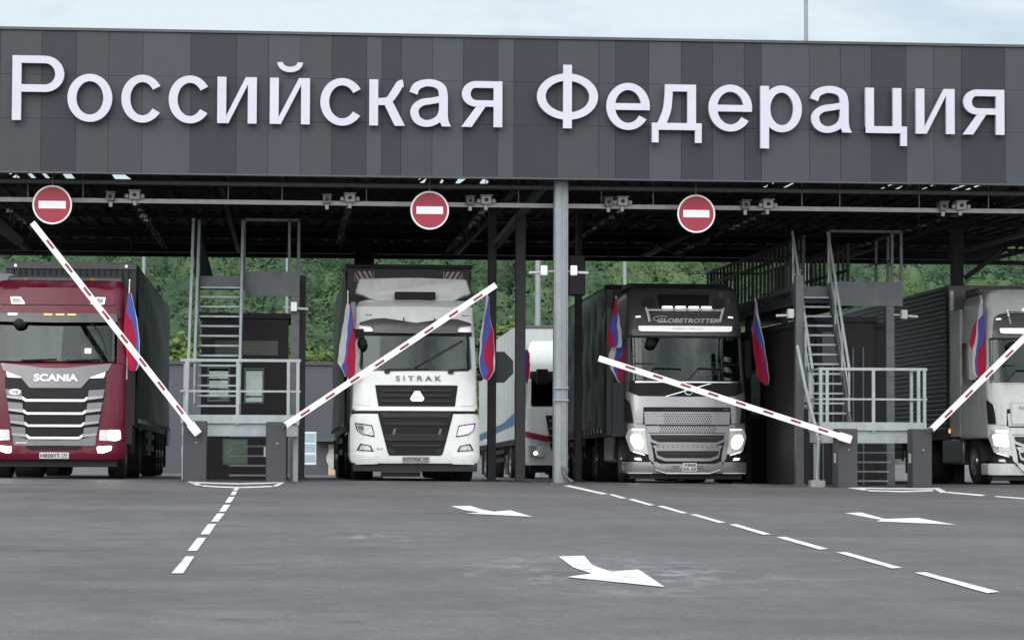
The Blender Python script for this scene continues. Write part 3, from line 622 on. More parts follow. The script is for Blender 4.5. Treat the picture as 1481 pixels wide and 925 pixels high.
# ------------------------------------------------------------------ stair towers
def tower(px_l, Yf, sx, sw, wtot, label, blabel, posts, colx, uw=0.):
    Xp = XZ(px_l, 640, Yf)[0]; g = gz(Xp + wtot / 2, Yf); X = lambda v: Xp + v
    t = thing('stair_tower', (Xp + wtot / 2, Yf, g), label, 'stairs')
    Z = lambda v: g + v
    mb = MB(); mb.box((X(0), Yf, Z(1.03)), (X(wtot), Yf + 1.05, Z(1.18))); mb.box((X(.02), Yf + .06, Z(.80)), (X(wtot - .02), Yf + 1.0, Z(1.022))); mb.build('landing', mt_gsteel, t)
    rp = [(v, 0.04) for v in posts] + [(.03, 1.0), (wtot - .03, 1.0)]
    for v, dy in rp:
        mb = MB(); mb.bar((X(v), Yf + dy, Z(1.0)), (X(v), Yf + dy, Z(2.15)), .055); mb.build('railing_post', mt_gsteel, t)
    mb = MB()
    for z in (2.15, 1.6): 
        mb.bar((X(-.02), Yf + .04, Z(z)), (X(wtot + .02), Yf + .04, Z(z)), .05 if z > 2 else .035); mb.bar((X(wtot - .03), Yf + .04, Z(z)), (X(wtot - .03), Yf + 1.02, Z(z)), .04); mb.bar((X(.03), Yf + .04, Z(z)), (X(.03), Yf + 1.02, Z(z)), .04)
    mb.build('handrail', mt_gsteel, t)
    y0, y1, z0, z1 = Yf + 1.0, Yf + 2.75, 1.18, 3.80; n = 14
    for k in range(1, n):
        f = k / n; y = y0 + (y1 - y0) * f; z = z0 + (z1 - z0) * f
        mb = MB(); mb.box((X(sx + .03), y - .03, Z(z - .035)), (X(sx + sw - .03), y + .19, Z(z))); mb.build('tread', mt_gsteel, t)
    for v in (sx, sx + sw):
        mb = MB(); mb.bar((X(v), y0 - .05, Z(z0 - .05)), (X(v), y1 + .05, Z(z1 + .02)), .03, .24); mb.build('stringer', mt_dsteel, t)
        mb = MB(); mb.tube((X(v), y0 - .05, Z(z0 + .95)), (X(v), y1 + .05, Z(z1 + 1.08)), .028, 8); mb.tube((X(v), y0 - .05, Z(z0 + .5)), (X(v), y1 + .05, Z(z1 + .55)), .018, 8)
        for f in (.0, .33, .66, 1): yy = y0 + (y1 - y0) * f; zz = z0 + (z1 - z0) * f; mb.tube((X(v), yy, Z(zz)), (X(v), yy, Z(zz + .98)), .022, 8)
        mb.build('stair_handrail', mt_gsteel, t)
    yu = y1 + .03; wl = wtot; wtot = wtot + uw
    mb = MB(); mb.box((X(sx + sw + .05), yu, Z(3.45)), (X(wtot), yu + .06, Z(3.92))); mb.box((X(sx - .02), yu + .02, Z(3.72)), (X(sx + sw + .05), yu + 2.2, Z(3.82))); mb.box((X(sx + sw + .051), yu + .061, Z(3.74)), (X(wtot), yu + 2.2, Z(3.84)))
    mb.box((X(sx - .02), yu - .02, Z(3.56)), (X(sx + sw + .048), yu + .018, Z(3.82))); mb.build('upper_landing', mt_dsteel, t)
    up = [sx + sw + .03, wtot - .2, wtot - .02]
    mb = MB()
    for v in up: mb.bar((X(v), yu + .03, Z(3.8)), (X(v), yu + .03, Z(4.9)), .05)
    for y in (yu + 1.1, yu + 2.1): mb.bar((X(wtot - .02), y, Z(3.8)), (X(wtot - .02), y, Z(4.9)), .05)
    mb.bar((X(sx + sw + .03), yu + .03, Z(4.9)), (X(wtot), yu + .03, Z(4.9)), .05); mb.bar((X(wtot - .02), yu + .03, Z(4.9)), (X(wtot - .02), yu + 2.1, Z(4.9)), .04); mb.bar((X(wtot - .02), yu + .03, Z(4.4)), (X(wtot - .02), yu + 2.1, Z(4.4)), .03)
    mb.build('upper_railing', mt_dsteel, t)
    for v, yy in colx:
        mb = MB(); mb.box((X(v - .08), yu + yy - .06, Z(-.15)), (X(v + .08), yu + yy + .06, Z(3.44)))
        for zz in (2.3, 2.62, 2.95, 3.2): mb.box((X(v - .083), yu + yy - .066, Z(zz)), (X(v + .083), yu + yy - .0605, Z(zz + .02)))
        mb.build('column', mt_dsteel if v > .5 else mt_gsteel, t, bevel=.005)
    wtot = wl
    for v in (.05, wtot - .06):
        mb = MB(); mb.box((X(v - .045), Yf + .5, Z(-.15)), (X(v + .045), Yf + .6, Z(.79))); mb.build('landing_leg', mt_gsteel, t)
    # ladder from the ground up to the landing, behind
    for k in range(6):
        zz = .06 + .18 * k; mb = MB(); mb.box((X(sx + sw + .28 if sx < .15 else sx + .62), Yf + 1.2 + .12 * (6 - k), Z(zz)), (X(wtot - .25), Yf + 1.4 + .12 * (6 - k), Z(zz + .03))); mb.build('lower_tread', mt_gsteel, t)
    # booth behind
    b0, b1, by, bd, bh = .24, wtot - .2 + uw, Yf + 3.3, 3.0, 3.05
    b = thing('control_booth', (X((b0 + b1) / 2), by, g), blabel, 'booth')
    gb = gz(Xp, by + bd) - .2
    def wall(mb, x0, x1, y0, y1, holes, zt=Z(bh), zb0=gb):
        hs = sorted(holes); x = x0
        for hx0, hx1, hz0, hz1 in hs:
            mb.box((x, y0, zb0), (hx0, y1, zt)); mb.box((hx0, y0, zb0), (hx1, y1, hz0)); mb.box((hx0, y0, hz1), (hx1, y1, zt)); x = hx1
        mb.box((x, y0, zb0), (x1, y1, zt))
    W1 = (X(b0 + .12), X(b0 + .55), Z(1.45), Z(2.12)); W2 = (X(b0 + .82), X(b0 + 1.2), Z(1.42), Z(2.1)); WB = (X(b0 + .25), X(b1 - .3), Z(1.2), Z(2.15))
    W3 = (X(b0 + .42), X(b0 + .86), Z(.3), Z(.72))
    mb = MB(); wall(mb, X(b0), X(b1), by, by + .08, [W1, W2]); wall(mb, X(b0), X(b1), by + bd - .08, by + bd, [WB])
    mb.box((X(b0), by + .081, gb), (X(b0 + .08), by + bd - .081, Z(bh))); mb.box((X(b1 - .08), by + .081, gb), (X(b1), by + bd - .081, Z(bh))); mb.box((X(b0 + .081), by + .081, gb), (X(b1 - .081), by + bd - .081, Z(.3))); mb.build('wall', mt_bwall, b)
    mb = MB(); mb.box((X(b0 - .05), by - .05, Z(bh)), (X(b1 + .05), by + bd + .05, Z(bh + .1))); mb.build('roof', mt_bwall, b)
    for q in (W1, W2, WB):
        yy = by + .02 if q is not WB else by + bd - .06; fr = MB(); w_ = .035
        fr.box((q[0], yy - .03, q[2]), (q[0] + w_, yy + .05, q[3])); fr.box((q[1] - w_, yy - .03, q[2]), (q[1], yy + .05, q[3])); fr.box((q[0] + w_, yy - .03, q[2]), (q[1] - w_, yy + .05, q[2] + w_)); fr.box((q[0] + w_, yy - .03, q[3] - w_), (q[1] - w_, yy + .05, q[3]))
        f = fr.build('window_frame', mt_dsteel, b)
        pn = MB(); pn.box((q[0] + w_, yy + .002, q[2] + w_), (q[1] - w_, yy + .010, q[3] - w_)); pn.build('pane', mt_glass, f)
    fr = MB(); fr.box((X(b0 + .42), by - .03, Z(.25)), (X(b0 + .90), by - .002, Z(.74))); f = fr.build('window_frame', mt_dsteel, b); fr = MB(); fr.box((X(b0 + .45), by - .036, Z(.28)), (X(b0 + .87), by - .031, Z(.71))); fr.build('pane', mt_greenrefl, f)
    return t, b, X, Z, yu
tL = tower(261, 44.6, .2, .82, 2.1, 'grey steel stair tower between the crimson truck and the white truck', 'dark booth behind the stair tower by the white truck', [.1, 1.0, 1.9, 2.07], [(2.02, 0)])
tR = tower(1186, 44.7, .07, .70, 1.98, 'grey steel stair tower between the dark grey truck and the cropped white truck', 'dark booth behind the stair tower right of the dark grey truck', [.02, .14, 1.0, 1.84, 1.95], [(1.98, 0)], .26)
# notice board on the left booth wall, lines of faded writing
X, Z, yb = tL[2], tL[3], 44.6 + 3.3
t = thing('notice_board', (X(1.0), yb - .03, Z(2.3)), 'long dark green notice board on the left booth', 'notice board')
mb = MB(); mb.box((X(.5), yb - .03, Z(2.34)), (X(1.7), yb - .003, Z(2.62))); mb.build('panel', M('notice_panel', (.018, .03, .026), .4), t)
mb = MB()
for k in range(3): mb.box((X(1.05), yb - .034, Z(2.42 + .06 * k)), (X(1.42 - .05 * (k % 2)), yb - .031, Z(2.435 + .06 * k)))
mb.build('gold_rule', M('gold_rule', (.10, .085, .03), .5, .2), t)
# concrete foot and pipe at the right tower
p = W(1182, 699, 44.6); zb = gz(p.x)
t = thing('pipe_stand', (p.x, 44.6, zb), 'pale pipe standing in a small concrete block beside the right stair tower', 'pipe')
mb = MB(); mb.box((p.x - .13, 44.5, zb - .02), (p.x + .13, 44.75, zb + .12)); mb.build('concrete_block', M('concrete', (.28, .28, .27), .85, 0, .15, 9), t, bevel=.01)
mb = MB(); mb.path([(p.x, 44.62, zb + .12), (p.x + .03, 44.62, zb + .85), at(1165, 560, 44.9), at(1153, 500, 45.3)], .035); mb.build('pipe', mt_pole, t)
p = W(1156, 699, 46.4); zb = gz(p.x, 46.4)
t = thing('steel_post', (p.x, 46.4, zb), 'tall grey square post left of the right stair tower', 'post')
mb = MB(); mb.box((p.x - .075, 46.32, zb - .05), (p.x + .075, 46.48, 3.9)); mb.build('shaft', mt_dsteel, t, bevel=.006); mb = MB(); mb.box((p.x - .12, 46.28, zb - .05), (p.x + .12, 46.52, zb + .02)); mb.build('foot_plate', mt_dsteel, t)
p = W(433, 690, 48.6); zb = gz(p.x, 48.6)
t = thing('black_post', (p.x, 48.6, zb), 'black panel post right of the left stair tower', 'post')
mb = MB(); mb.box((p.x - .1, 48.5, zb - .05), (p.x + .1, 48.75, 3.95)); mb.build('shaft', mt_black, t, bevel=.006); mb = MB(); mb.box((p.x - .16, 48.46, zb - .05), (p.x + .16, 48.79, zb + .03)); mb.build('foot_plate', mt_black, t)
p = W(292, 340, 47.5)
t = thing('plank_screen', (p.x, 47.5, p.z), 'dark sloping board fixed beside the top of the left stairs', 'board')
mb = MB(); a = [at(281, 318, 47.4), at(286, 318, 47.4), at(309, 402, 48.6), at(281, 402, 47.6)]; mb.sheet(a); bmesh.ops.solidify(mb.bm, geom=mb.bm.faces[:], thickness=.03); mb.build('board', mt_dsteel, t)
mb = MB(); mb.bar(at(280, 316, 47.38), at(270, 600, 46.2), .05); mb.build('edge_rail', mt_gsteel, t)

# catwalk running back on the right
xw = XZ(1165, 410, 47.3)[0]
t = thing('catwalk', (xw, 47.5, 3.5), 'dark steel inspection walkway with barred railing running back beside the dark grey truck', 'walkway')
mb = MB(); mb.box((xw, 47.5, 3.45), (xw + 1.3, 58.5, 3.62)); mb.bar((xw, 47.4, 3.66), (xw, 58.5, 3.66), .04, .22); mb.build('deck', mt_dsteel, t)
for s in (0, 1.28):
    y = 47.5
    for k in range(26):
        if s and k < 4: y += .44; continue
        mb = MB(); mb.bar((xw + s, y, 3.6), (xw + s, y, 4.72), .045 if k % 4 else .06); mb.build('baluster', mt_black, t); y += .44
    mb = MB()
    for z in (4.72, 4.2 if s else 4.45): mb.bar((xw + s, 49.2 if s else 47.4, z), (xw + s, 58.6, z), .05)
    mb.build('handrail', mt_black, t)
mb = MB(); mb.bar((xw, 58.5, 4.72), (xw + 1.3, 58.5, 4.72), .05)
for k in range(6): mb.bar((xw + .22 * k, 58.5, 3.6), (xw + .22 * k, 58.5, 4.72), .035)
mb.build('end_railing', mt_black, t)
for y in (50, 54, 58):
    mb = MB(); mb.box((xw + .08, y, gz(xw, y) - .1), (xw + .2, y + .12, 3.45)); mb.build('support', mt_black, t)
# inspection room under the catwalk
xr = xw + .35
t = thing('inspection_room', (xr + 1, 48, 0), 'long dark inspection room under the walkway beside the dark grey truck', 'building')
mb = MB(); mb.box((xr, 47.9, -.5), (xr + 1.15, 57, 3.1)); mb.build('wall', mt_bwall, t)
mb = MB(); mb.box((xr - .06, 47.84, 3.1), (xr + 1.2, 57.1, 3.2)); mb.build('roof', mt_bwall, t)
for y in (48.2, 50.6, 53.0):
    mb = MB(); mb.box((xr - .03, y, 1.25), (xr - .002, y + 1.7, 2.3)); f = mb.build('window_frame', mt_dsteel, t); mb = MB(); mb.box((xr - .04, y + .08, 1.33), (xr - .031, y + 1.62, 2.22)); mb.build('pane', mt_glass, f)
mb = MB()
for k in range(5): mb.box((xr + .1 + .2 * k, 47.87, -.3), (xr + .13 + .2 * k, 47.898, 2.6))
mb.build('panel_joint', mt_dsteel, t)
mb = MB(); mb.box((xr + .1, 47.86, 2.25), (xr + .5, 47.899, 2.9)); mb.build('grey_panel', M('panel_grey', (.06, .07, .068), .6), t)

# ------------------------------------------------------------------ cameras, cable runs, hanging lamps
cg = None
CAMS = [(160, 286, 'left'), (195, 284, 'right'), (473, 290, 'left'), (506, 288, 'right'), (680, 292, 'left'), (703, 291, 'right'), (880, 294, 'left'), (900, 293, 'right'), (1078, 298, 'left'), (1110, 297, 'right'), (1364, 300, 'left'), (1389, 299, 'right')]
LN = ['crimson truck', 'white truck', 'dark column right of the white truck', 'dark trailer beside the pale column', 'dark grey truck cab', 'cropped white truck']
def cam_dev(white):
    t = thing('lane_camera', (0, 0, 0), '', 'camera', 'lane cameras on the front pipe', local=True)
    mt_ = mt_camw if white else mt_camg; w_ = .19 if white else .15
    mb = MB(); mb.box((-w_ / 2, -.10, -.06), (w_ / 2, .2, .09)); mb.build('housing', mt_, t, bevel=.012)
    mb = MB(); mb.box((-w_ / 2 - .015, -.16, .092), (w_ / 2 + .015, .2, .105)); mb.build('hood', mt_, t)
    mb = MB(); mb.tube((0, -.125, .02), (0, -.101, .02), .035, 14); mb.build('lens', mt_black, t)
    mb = MB(); mb.box((-.03, .0, -.16), (.03, .06, -.061)); mb.build('bracket', mt_galv, t)
    if white:
        for s in (-1, 1): mb = MB(); mb.ball((s * (w_ / 2 + .045), -.05, .0), .045); mb.build('infrared_lamp', mt_camw, t)
    return t
src = {}
for i, (px, py, sd_) in enumerate(CAMS):
    wh = i % 2; p = W(px, py, 45.62); lb = ('pale lane camera with two round lamps above the ' if wh else 'small dull grey lane camera above the ') + LN[i // 2]
    if wh not in src: src[wh] = cam_dev(wh); src[wh].location = p; src[wh]['label'] = lb
    else: dup(src[wh], p, lb)
for i, (px, py) in enumerate(((195, 292), (505, 296), (703, 300), (900, 302), (1110, 305), (1388, 308), (10, 300))):
    p = W(px, py, 45.9); t = thing('cable_run', (p.x, 45.9, p.z), ('hanging cable run going back over the ' + (LN + ['left edge of the crimson truck'])[i]), 'cable run', 'cable runs under the canopy')
    mb = MB(); y1 = 57 if i != 1 else 55
    z = p.z
    for s in (-.05, .05): mb.tube((p.x + s, 45.9, z), (p.x + s, y1, z - .02), .012, 6)
    mb.build('rail', mt_black, t)
    y = 46.3
    while y < y1:
        mb = MB(); w_ = rng.uniform(.03, .075); mb.box((p.x - w_, y, z - rng.uniform(.02, .05)), (p.x + w_, y + rng.uniform(.05, .12), z + .015)); mb.build('clamp', mt_dpipe if rng.random() < .6 else mt_camw, t); y += rng.uniform(.5, 1.2)
    mb = MB(); yy = 46
    while yy < y1: mb.tube((p.x, yy, z), (p.x, yy, ZD), .008, 5); yy += 1.5
    for k in range(10): a = rng.uniform(-.12, .12, 3); yk = 46 + k * (y1 - 46) / 10; mb.path([(p.x + .05, yk, z), (p.x + a[0], yk + .5, z - .1 - abs(a[1])), (p.x - .04, yk + 1, z)], .01, 5)
    mb.build('cable', mt_black, t)
cam2 = None
for px, py, Y, lb, s in ((786, 394, 44.95, 'small white floodlight camera on the left of the pale column', -1), (829, 394, 44.95, 'small white floodlight camera on the right of the pale column', 1), (1142, 456, 46.4, 'small pale camera on the tall post left of the right stair tower', -1), (1306, 457, 47.4, 'small pale camera on the right column of the right stair tower', 1), (425, 446, 47.3, 'small pale camera on the right column of the left stair tower', 1)):
    p = W(px, py, Y); t = thing('post_camera', p, lb, 'camera', 'cameras on the posts')
    mb = MB(); mb.box((p.x - .06, Y - .14, p.z - .06), (p.x + .06, Y + .02, p.z + .12)); mb.build('housing', mt_white if px < 900 else mt_camw, t, bevel=.015)
    mb = MB(); mb.tube((p.x + s * .06, Y - .06, p.z), (p.x + s * .24, Y - .08, p.z - .01), .025, 10); mb.ball((p.x + s * .25, Y - .08, p.z - .01), .03); mb.build('lamp_tube', mt_camw, t)
    mb = MB(); mb.box((p.x - s * .2, Y - .02, p.z + .01), (p.x - s * .061, Y + .02, p.z + .04)); mb.build('arm', mt_galv, t)
p = W(834, 398, 49)
t = thing('signal_box', (p.x, 49, p.z), 'dark signal box hanging behind the pale column', 'signal box'); mb = MB(); mb.box((p.x - .16, 48.9, p.z - .4), (p.x + .16, 49.2, p.z + .4)); mb.build('housing', mt_black, t, bevel=.02)
mb = MB(); mb.tube((p.x, 49.05, p.z + .4), (p.x, 49.05, ZD), .03); mb.build('hanger', mt_black, t)

# ------------------------------------------------------------------ behind the gate
a = W(200, 530, 88); c = W(502, 528, 88)
t = thing('shed', ((a.x + c.x) / 2, 88, gz(0, 88)), 'flat dark blue grey shed behind the gate, left of the white truck', 'building')
mb = MB(); mb.box((a.x, 88, -2), (c.x + .9, 98, c.z)); mb.build('wall', mt_shed, t)
mb = MB(); mb.box((a.x - .1, 87.9, c.z), (c.x + 1, 98.1, c.z + .12)); mb.build('roof', mt_trim, t)
q = W(488, 690, 88); mb = MB(); mb.box((q.x - .32, 87.93, -1.5), (q.x + .5, 87.998, W(488, 642, 88).z)); d_ = mb.build('door', mt_wood, t)
mb = MB(); mb.tube((q.x - .05, 87.92, .0), (q.x - .05, 87.9, .0), .35, 24); mb.build('door_emblem', M('emblem_pale', (.5, .52, .5), .5), d_)
mb = MB(); z_ = W(488, 638, 88).z; mb.box((q.x - .8, 87.3, z_), (q.x + .7, 87.999, z_ + .1)); mb.build('door_canopy', mt_dsteel, t)
q = W(447, 690, 80); zt = W(447, 624, 80).z; zb = gz(q.x, 80)
t = thing('info_board', (q.x, 80, zb), 'white and blue information board in front of the grey shed', 'sign board')
mb = MB(); mb.box((q.x - .25, 80, zt - 1.05), (q.x + .22, 80.05, zt)); mb.build('panel', mt_white, t)
mb = MB()
for k in range(3): mb.box((q.x - .22, 79.985, zt - .32 - k * .32), (q.x + .19, 79.998, zt - .05 - k * .34))
mb.build('pictogram', M('pale_blue', (.35, .47, .55), .5), t)
mb = MB(); mb.tube((q.x - .15, 80.06, zb), (q.x - .15, 80.06, zt), .03); mb.build('leg', mt_galv, t)
for px, py, Y, r, lb, hi in ((777, 372, 92, .13, 'pale lamp mast seen between the dark column and the pale column', 372), (903, 372, 95, .09, 'thin pale lamp mast seen over the roof of the dark grey truck', 372), (205, 375, 90, .08, 'thin lamp mast behind the left stair tower', 372), (1167, 0, 75, .07, 'tall thin grey mast rising above the canopy into the sky', -60), (413, 370, 96, .07, 'thin pale mast right of the left stairs', 340)):
    p = W(px, 690, Y); zt = W(px, hi if hi < 0 else 330, Y).z; zb = gz(p.x, Y)
    t = thing('lamp_mast', (p.x, Y, zb), lb, 'lamp mast', 'lamp masts')
    mb = MB(); mb.tube((p.x, Y, zb - .1), (p.x, Y, zt), r, 14, r * .8); mb.build('shaft', mt_pole, t)
    mb = MB(); mb.bar((p.x - .8, Y, zt), (p.x + .8, Y, zt), .08); mb.build('cross_arm', mt_pole, t)
    for s in (-1, 1): mb = MB(); mb.box((p.x + s * .8 - .2, Y - .15, zt + .04), (p.x + s * .8 + .2, Y + .15, zt + .14)); mb.build('lamp_head', mt_camw, t)
p = W(722, 530, 50.0)
t = thing('stop_sign', (p.x, 50, gz(p.x, 50)), 'dark octagonal back of a road sign beside the dark column right of the white truck', 'road sign')
mb = MB(); R = .34; mb.poly([(p.x + R * math.cos(math.radians(22.5 + 45 * k)), p.z + R * math.sin(math.radians(22.5 + 45 * k))) for k in range(8)], 50.32, 50.35); mb.build('plate', mt_shed, t)
mb = MB(); mb.tube((p.x - .08, 50.4, gz(p.x, 50) - .1), (p.x - .08, 50.4, p.z + .3), .03); mb.build('post', mt_black, t)
# ------------------------------------------------------------------ trucks
def lerp(tab, z):
    if z <= tab[0][0]: return tab[0][1]
    for (a, u), (b, v) in zip(tab, tab[1:]):
        if z <= b: return u + (v - u) * (z - a) / (b - a)
    return tab[-1][1]
class Truck:
    def __init__(s, name, label, X, Y, lean, pitch=-.012, bulge=.06, corner=.13, hw=1.25):
        s.root = thing(name, (X, Y, gz(X, Y + 1.4)), label, 'truck', local=True); s.root.rotation_euler = (pitch, 0, 0)
        s.X, s.Y, s.lean, s.bulge, s.corner, s.hw = X, Y, lean, bulge, corner, hw
    def nose(s, x, z):
        ax = abs(x); return lerp(s.lean, z) + s.bulge * (x / 1.2) ** 2 + s.corner * max(0, (ax - (s.hw - .27)) / .27) ** 2
    def warp(s, bm, fall=None, g=.11):
        xs = [v.co.x for v in bm.verts]; zs = [v.co.z for v in bm.verts]
        for ax, lo, hi in ((0, min(xs), max(xs)), (2, min(zs), max(zs))):
            n = int((hi - lo) / g)
            for k in range(1, n + 1):
                t = lo + (hi - lo) * k / (n + 1); co_ = [0, 0, 0]; no = [0, 0, 0]; co_[ax] = t; no[ax] = 1
                bmesh.ops.bisect_plane(bm, geom=bm.verts[:] + bm.edges[:] + bm.faces[:], plane_co=co_, plane_no=no, dist=1e-5)
        for v in bm.verts:
            k = 1 if fall is None else max(0, 1 - max(0, v.co.y) / fall)
            v.co.y += s.nose(v.co.x, v.co.z) * k
    def panel(s, name, mat, outline, off=.01, th=.03, parent=None, bevel=.006, g=.11):
        mb = MB(); mb.poly(outline, -off, -off + th); bmesh.ops.triangulate(mb.bm, faces=[f for f in mb.bm.faces if len(f.verts) > 4]); s.warp(mb.bm, g=g)
        return mb.build(name, mat, parent or s.root, bevel=bevel, smooth=40)
    def pair(s, name, mat, outline, **k): return s.panel(name, mat, outline, **k), s.panel(name, mat, mir(outline), **k)
    def strips(s, name, mat, outlines, off=.01, th=.02, parent=None, g=.2, bevel=0):
        mb = MB()
        for o in outlines: mb.poly(o, -off, -off + th)
        s.warp(mb.bm, g=g); return mb.build(name, mat, parent or s.root, bevel=bevel)
    def text(s, name, body, x0, x1, z0, z1, mat, off=.03, shear=0., bold=0., parent=None, ext=.0, spacing=1.):
        me = text_mesh(body, bold, shear, .05 if ext else 0., spacing); bm = bmesh.new(); bm.from_mesh(me); bpy.data.meshes.remove(me)
        xs = [v.co.x for v in bm.verts]; ys = [v.co.y for v in bm.verts]; zs = [v.co.z for v in bm.verts]; a, b = min(xs), max(xs); c, d = min(ys), max(ys)
        for v in bm.verts:
            x = x0 + (v.co.x - a) / (b - a) * (x1 - x0); z = z0 + (v.co.y - c) / (d - c) * (z1 - z0); y = -off - (v.co.z / .05 * ext if ext else 0) + s.nose(x, z); v.co = Vector((x, y, z))
        g = MB(); g.bm.free(); g.bm = bm; return g.build(name, mat, parent or s.root, fix=bool(ext))
    def box(s, name, mat, a, b, parent=None, bevel=.01):
        mb = MB(); mb.box(a, b); return mb.build(name, mat, parent or s.root, bevel=bevel)
    def tube(s, name, mat, pts, r, parent=None, n=8):
        mb = MB(); mb.path(pts, r, n); return mb.build(name, mat, parent or s.root)
    def body(s, name, mat, outline, depth, r=.05, fall=1.4):
        mb = MB(); mb.poly(outline, 0, depth); bm = mb.bm
        fe = [e for e in bm.edges if all(abs(v.co.y) < 1e-6 for v in e.verts)]
        bmesh.ops.bevel(bm, geom=fe, offset=r, segments=4, profile=.5, affect='EDGES')
        bmesh.ops.triangulate(bm, faces=[f for f in bm.faces if len(f.verts) > 4])
        for t in (.3, .7, 1.1):
            bmesh.ops.bisect_plane(bm, geom=bm.verts[:] + bm.edges[:] + bm.faces[:], plane_co=(0, t, 0), plane_no=(0, 1, 0))
        s.warp(bm, fall, .16); return mb.build(name, mat, s.root, smooth=32)
    def wheel(s, x, y, r=.5, w=.3, parent=None, one=False, z0=0.0):
        c = (x, y, r + z0); sg = 1 if x > 0 else -1; mb = MB()
        pr = [(-w / 2, r * .58), (-w / 2, r * .9), (-w / 2 + .03, r * .98), (-w * .2, r), (w * .2, r), (w / 2 - .03, r * .98), (w / 2, r * .9), (w / 2, r * .58)]
        mb.lathe_x(c, pr)
        if not one: t = mb.build('wheel', mt_tyre, parent or s.root); mb = MB()
        else: mb.mi = 1
        e = sg * w / 2
        mb.lathe_x(c, [(e, r * .60), (e - sg * .02, r * .54), (e - sg * .09, r * .46), (e - sg * .09, r * .24), (e - sg * .01, r * .2), (e + sg * .01, r * .1), (e + sg * .01, 0.001)])
        if not one:
            for k in range(10): a = 2 * math.pi * k / 10; mb.tube((x + e - sg * .1, y + r * .36 * math.cos(a), r + z0 + r * .36 * math.sin(a)), (x + e - sg * .06, y + r * .36 * math.cos(a), r + z0 + r * .36 * math.sin(a)), .016, 6)
            mb.build('rim', mt_rim, t)
        else: mb.build('wheel', [mt_tyre, mt_rim], parent)
    def cab(s, mat, z0, zw0, zw1, ztop, hw, hwt, depth=2.25, rt=.18, glass_in=.0):
        """lower cab, roof cab, posts, side doors, rear wall, furnished inside"""
        s.cabo = s.body('cab_lower', mat, rnd([(-hw, z0), (hw, z0), (hw - .01, zw0), (-hw + .01, zw0)], [.05, .05, 0, 0]), depth)
        s.body('cab_roof', mat, rnd([(-hw + .04, zw1), (hw - .04, zw1), (hwt, ztop), (-hwt, ztop)], [0, 0, rt, rt]), depth, .07)
        hz0, hz1 = zw0 - .01, zw1 + .01
        yw = lambda x, z: s.nose(x, z)
        pl = [(hw - .17, hz0), (hw - .02, hz0), (hw - .05, hz1), (hw - .17, hz1)]
        s.pair('windscreen_post', mat, pl, off=-.02, th=.14)
        for sg in (-1, 1):
            x = sg * (hw - .045)
            mb = MB(); a = [(x, s.nose(hw, hz0) + .05, hz0), (x, depth, hz0), (x * .98, depth, hz1), (x * .98, s.nose(hw, hz1) + .05, hz1)]; mb.sheet(a); bmesh.ops.solidify(mb.bm, geom=mb.bm.faces[:], thickness=.03); d = mb.build('door_frame', mat, s.root)
            mb = MB(); xo = sg * (hw - .02); y0 = s.nose(hw, hz0) + .16; mb.sheet([(xo, y0, hz0 + .0), (xo, 1.35, hz0 + .0), (xo * .985, 1.35, hz1 - .1), (xo * .985, y0 + .2, hz1 - .1)]); bmesh.ops.solidify(mb.bm, geom=mb.bm.faces[:], thickness=.008); mb.build('side_window', mt_int, d)
        s.box('rear_wall', mt_int, (-hw + .05, depth - .05, hz0), (hw - .05, depth, hz1), bevel=0)
        yf = s.nose(0, zw0) + .06
        mb = MB(); mb.box((-hw + .2, yf, zw0 - .0), (hw - .2, yf + .5, zw0 + .10)); mb.build('dashboard', mt_int, s.root, bevel=.03)
        for x in (-.6, .6):
            mb = MB(); mb.box((x - .25, 1.25, zw0 - .0), (x + .25, 1.4, zw0 + .42)); mb.box((x - .13, 1.28, zw0 + .44), (x + .13, 1.38, zw0 + .62)); mb.build('seat', mt_seat if x > 0 else mt_seatd, s.root, bevel=.04)
        mb = MB(); n = 20; c = Vector((.58, yf + .62, zw0 + .17)); u = Vector((1, 0, 0)); v = Vector((0, .55, .83))
        P = [c + (u * math.cos(2 * math.pi * k / n) + v * math.sin(2 * math.pi * k / n)) * .23 for k in range(n + 1)]; mb.path(P, .016, 6); mb.build('steering_wheel', mt_black, s.root)
    def windscreen(s, zw0, zw1, hw, hwt, r=.07):
        mb = MB(); mb.poly(rnd([(-hw, zw0), (hw, zw0), (hwt, zw1), (-hwt, zw1)], r), -.012, -.006); bmesh.ops.triangulate(mb.bm, faces=[f for f in mb.bm.faces if len(f.verts) > 4]); s.warp(mb.bm, g=.2)
        return mb.build('windscreen', mt_wglass, s.root, smooth=60)
    def chassis(s, zb=.3, fl=.5):
        s.box('chassis', mt_black, (-.45, .5, .55), (.45, 6.2, .95)); 
        s.tube('front_axle', mt_black, [(-1.0, 1.4, .48), (1.0, 1.4, .48)], .07); 
        for x in (-1.03, 1.03): s.wheel(x, 1.4, .5, .31)
        for x in (-.94, .94): s.wheel(x, 5.1, .5, .56)
        for sg in (-1, 1):
            mb = MB(); mb.box((sg * .62, 2.35, .42), (sg * 1.2, 3.9, 1.0)); mb.build('fuel_tank', mt_silvgrey if sg < 0 else mt_black, s.root, bevel=.06)
            mb = MB(); mb.box((sg * .75, 5.75, .15), (sg * 1.22, 5.78, .8)); mb.build('mudflap', mt_black, s.root)
            n = 14; mb = MB(); P = [(1.4 + .62 * math.cos(math.pi * k / n), .5 + .62 * math.sin(math.pi * k / n)) for k in range(n + 1)]
            for (a, b), (c, d) in zip(P, P[1:]): mb.bar((sg * 1.06, a, b), (sg * 1.06, c, d), .3, .03, up=(1, 0, 0)) if False else mb.sheet([(sg * .88, a, b), (sg * 1.22, a, b), (sg * 1.22, c, d), (sg * .88, c, d)])
            mb.build('mudguard', mt_black, s.root, fix=False)
        s.box('underrun_guard', mt_black, (-1.1, .25, .22), (1.1, .5, .42))
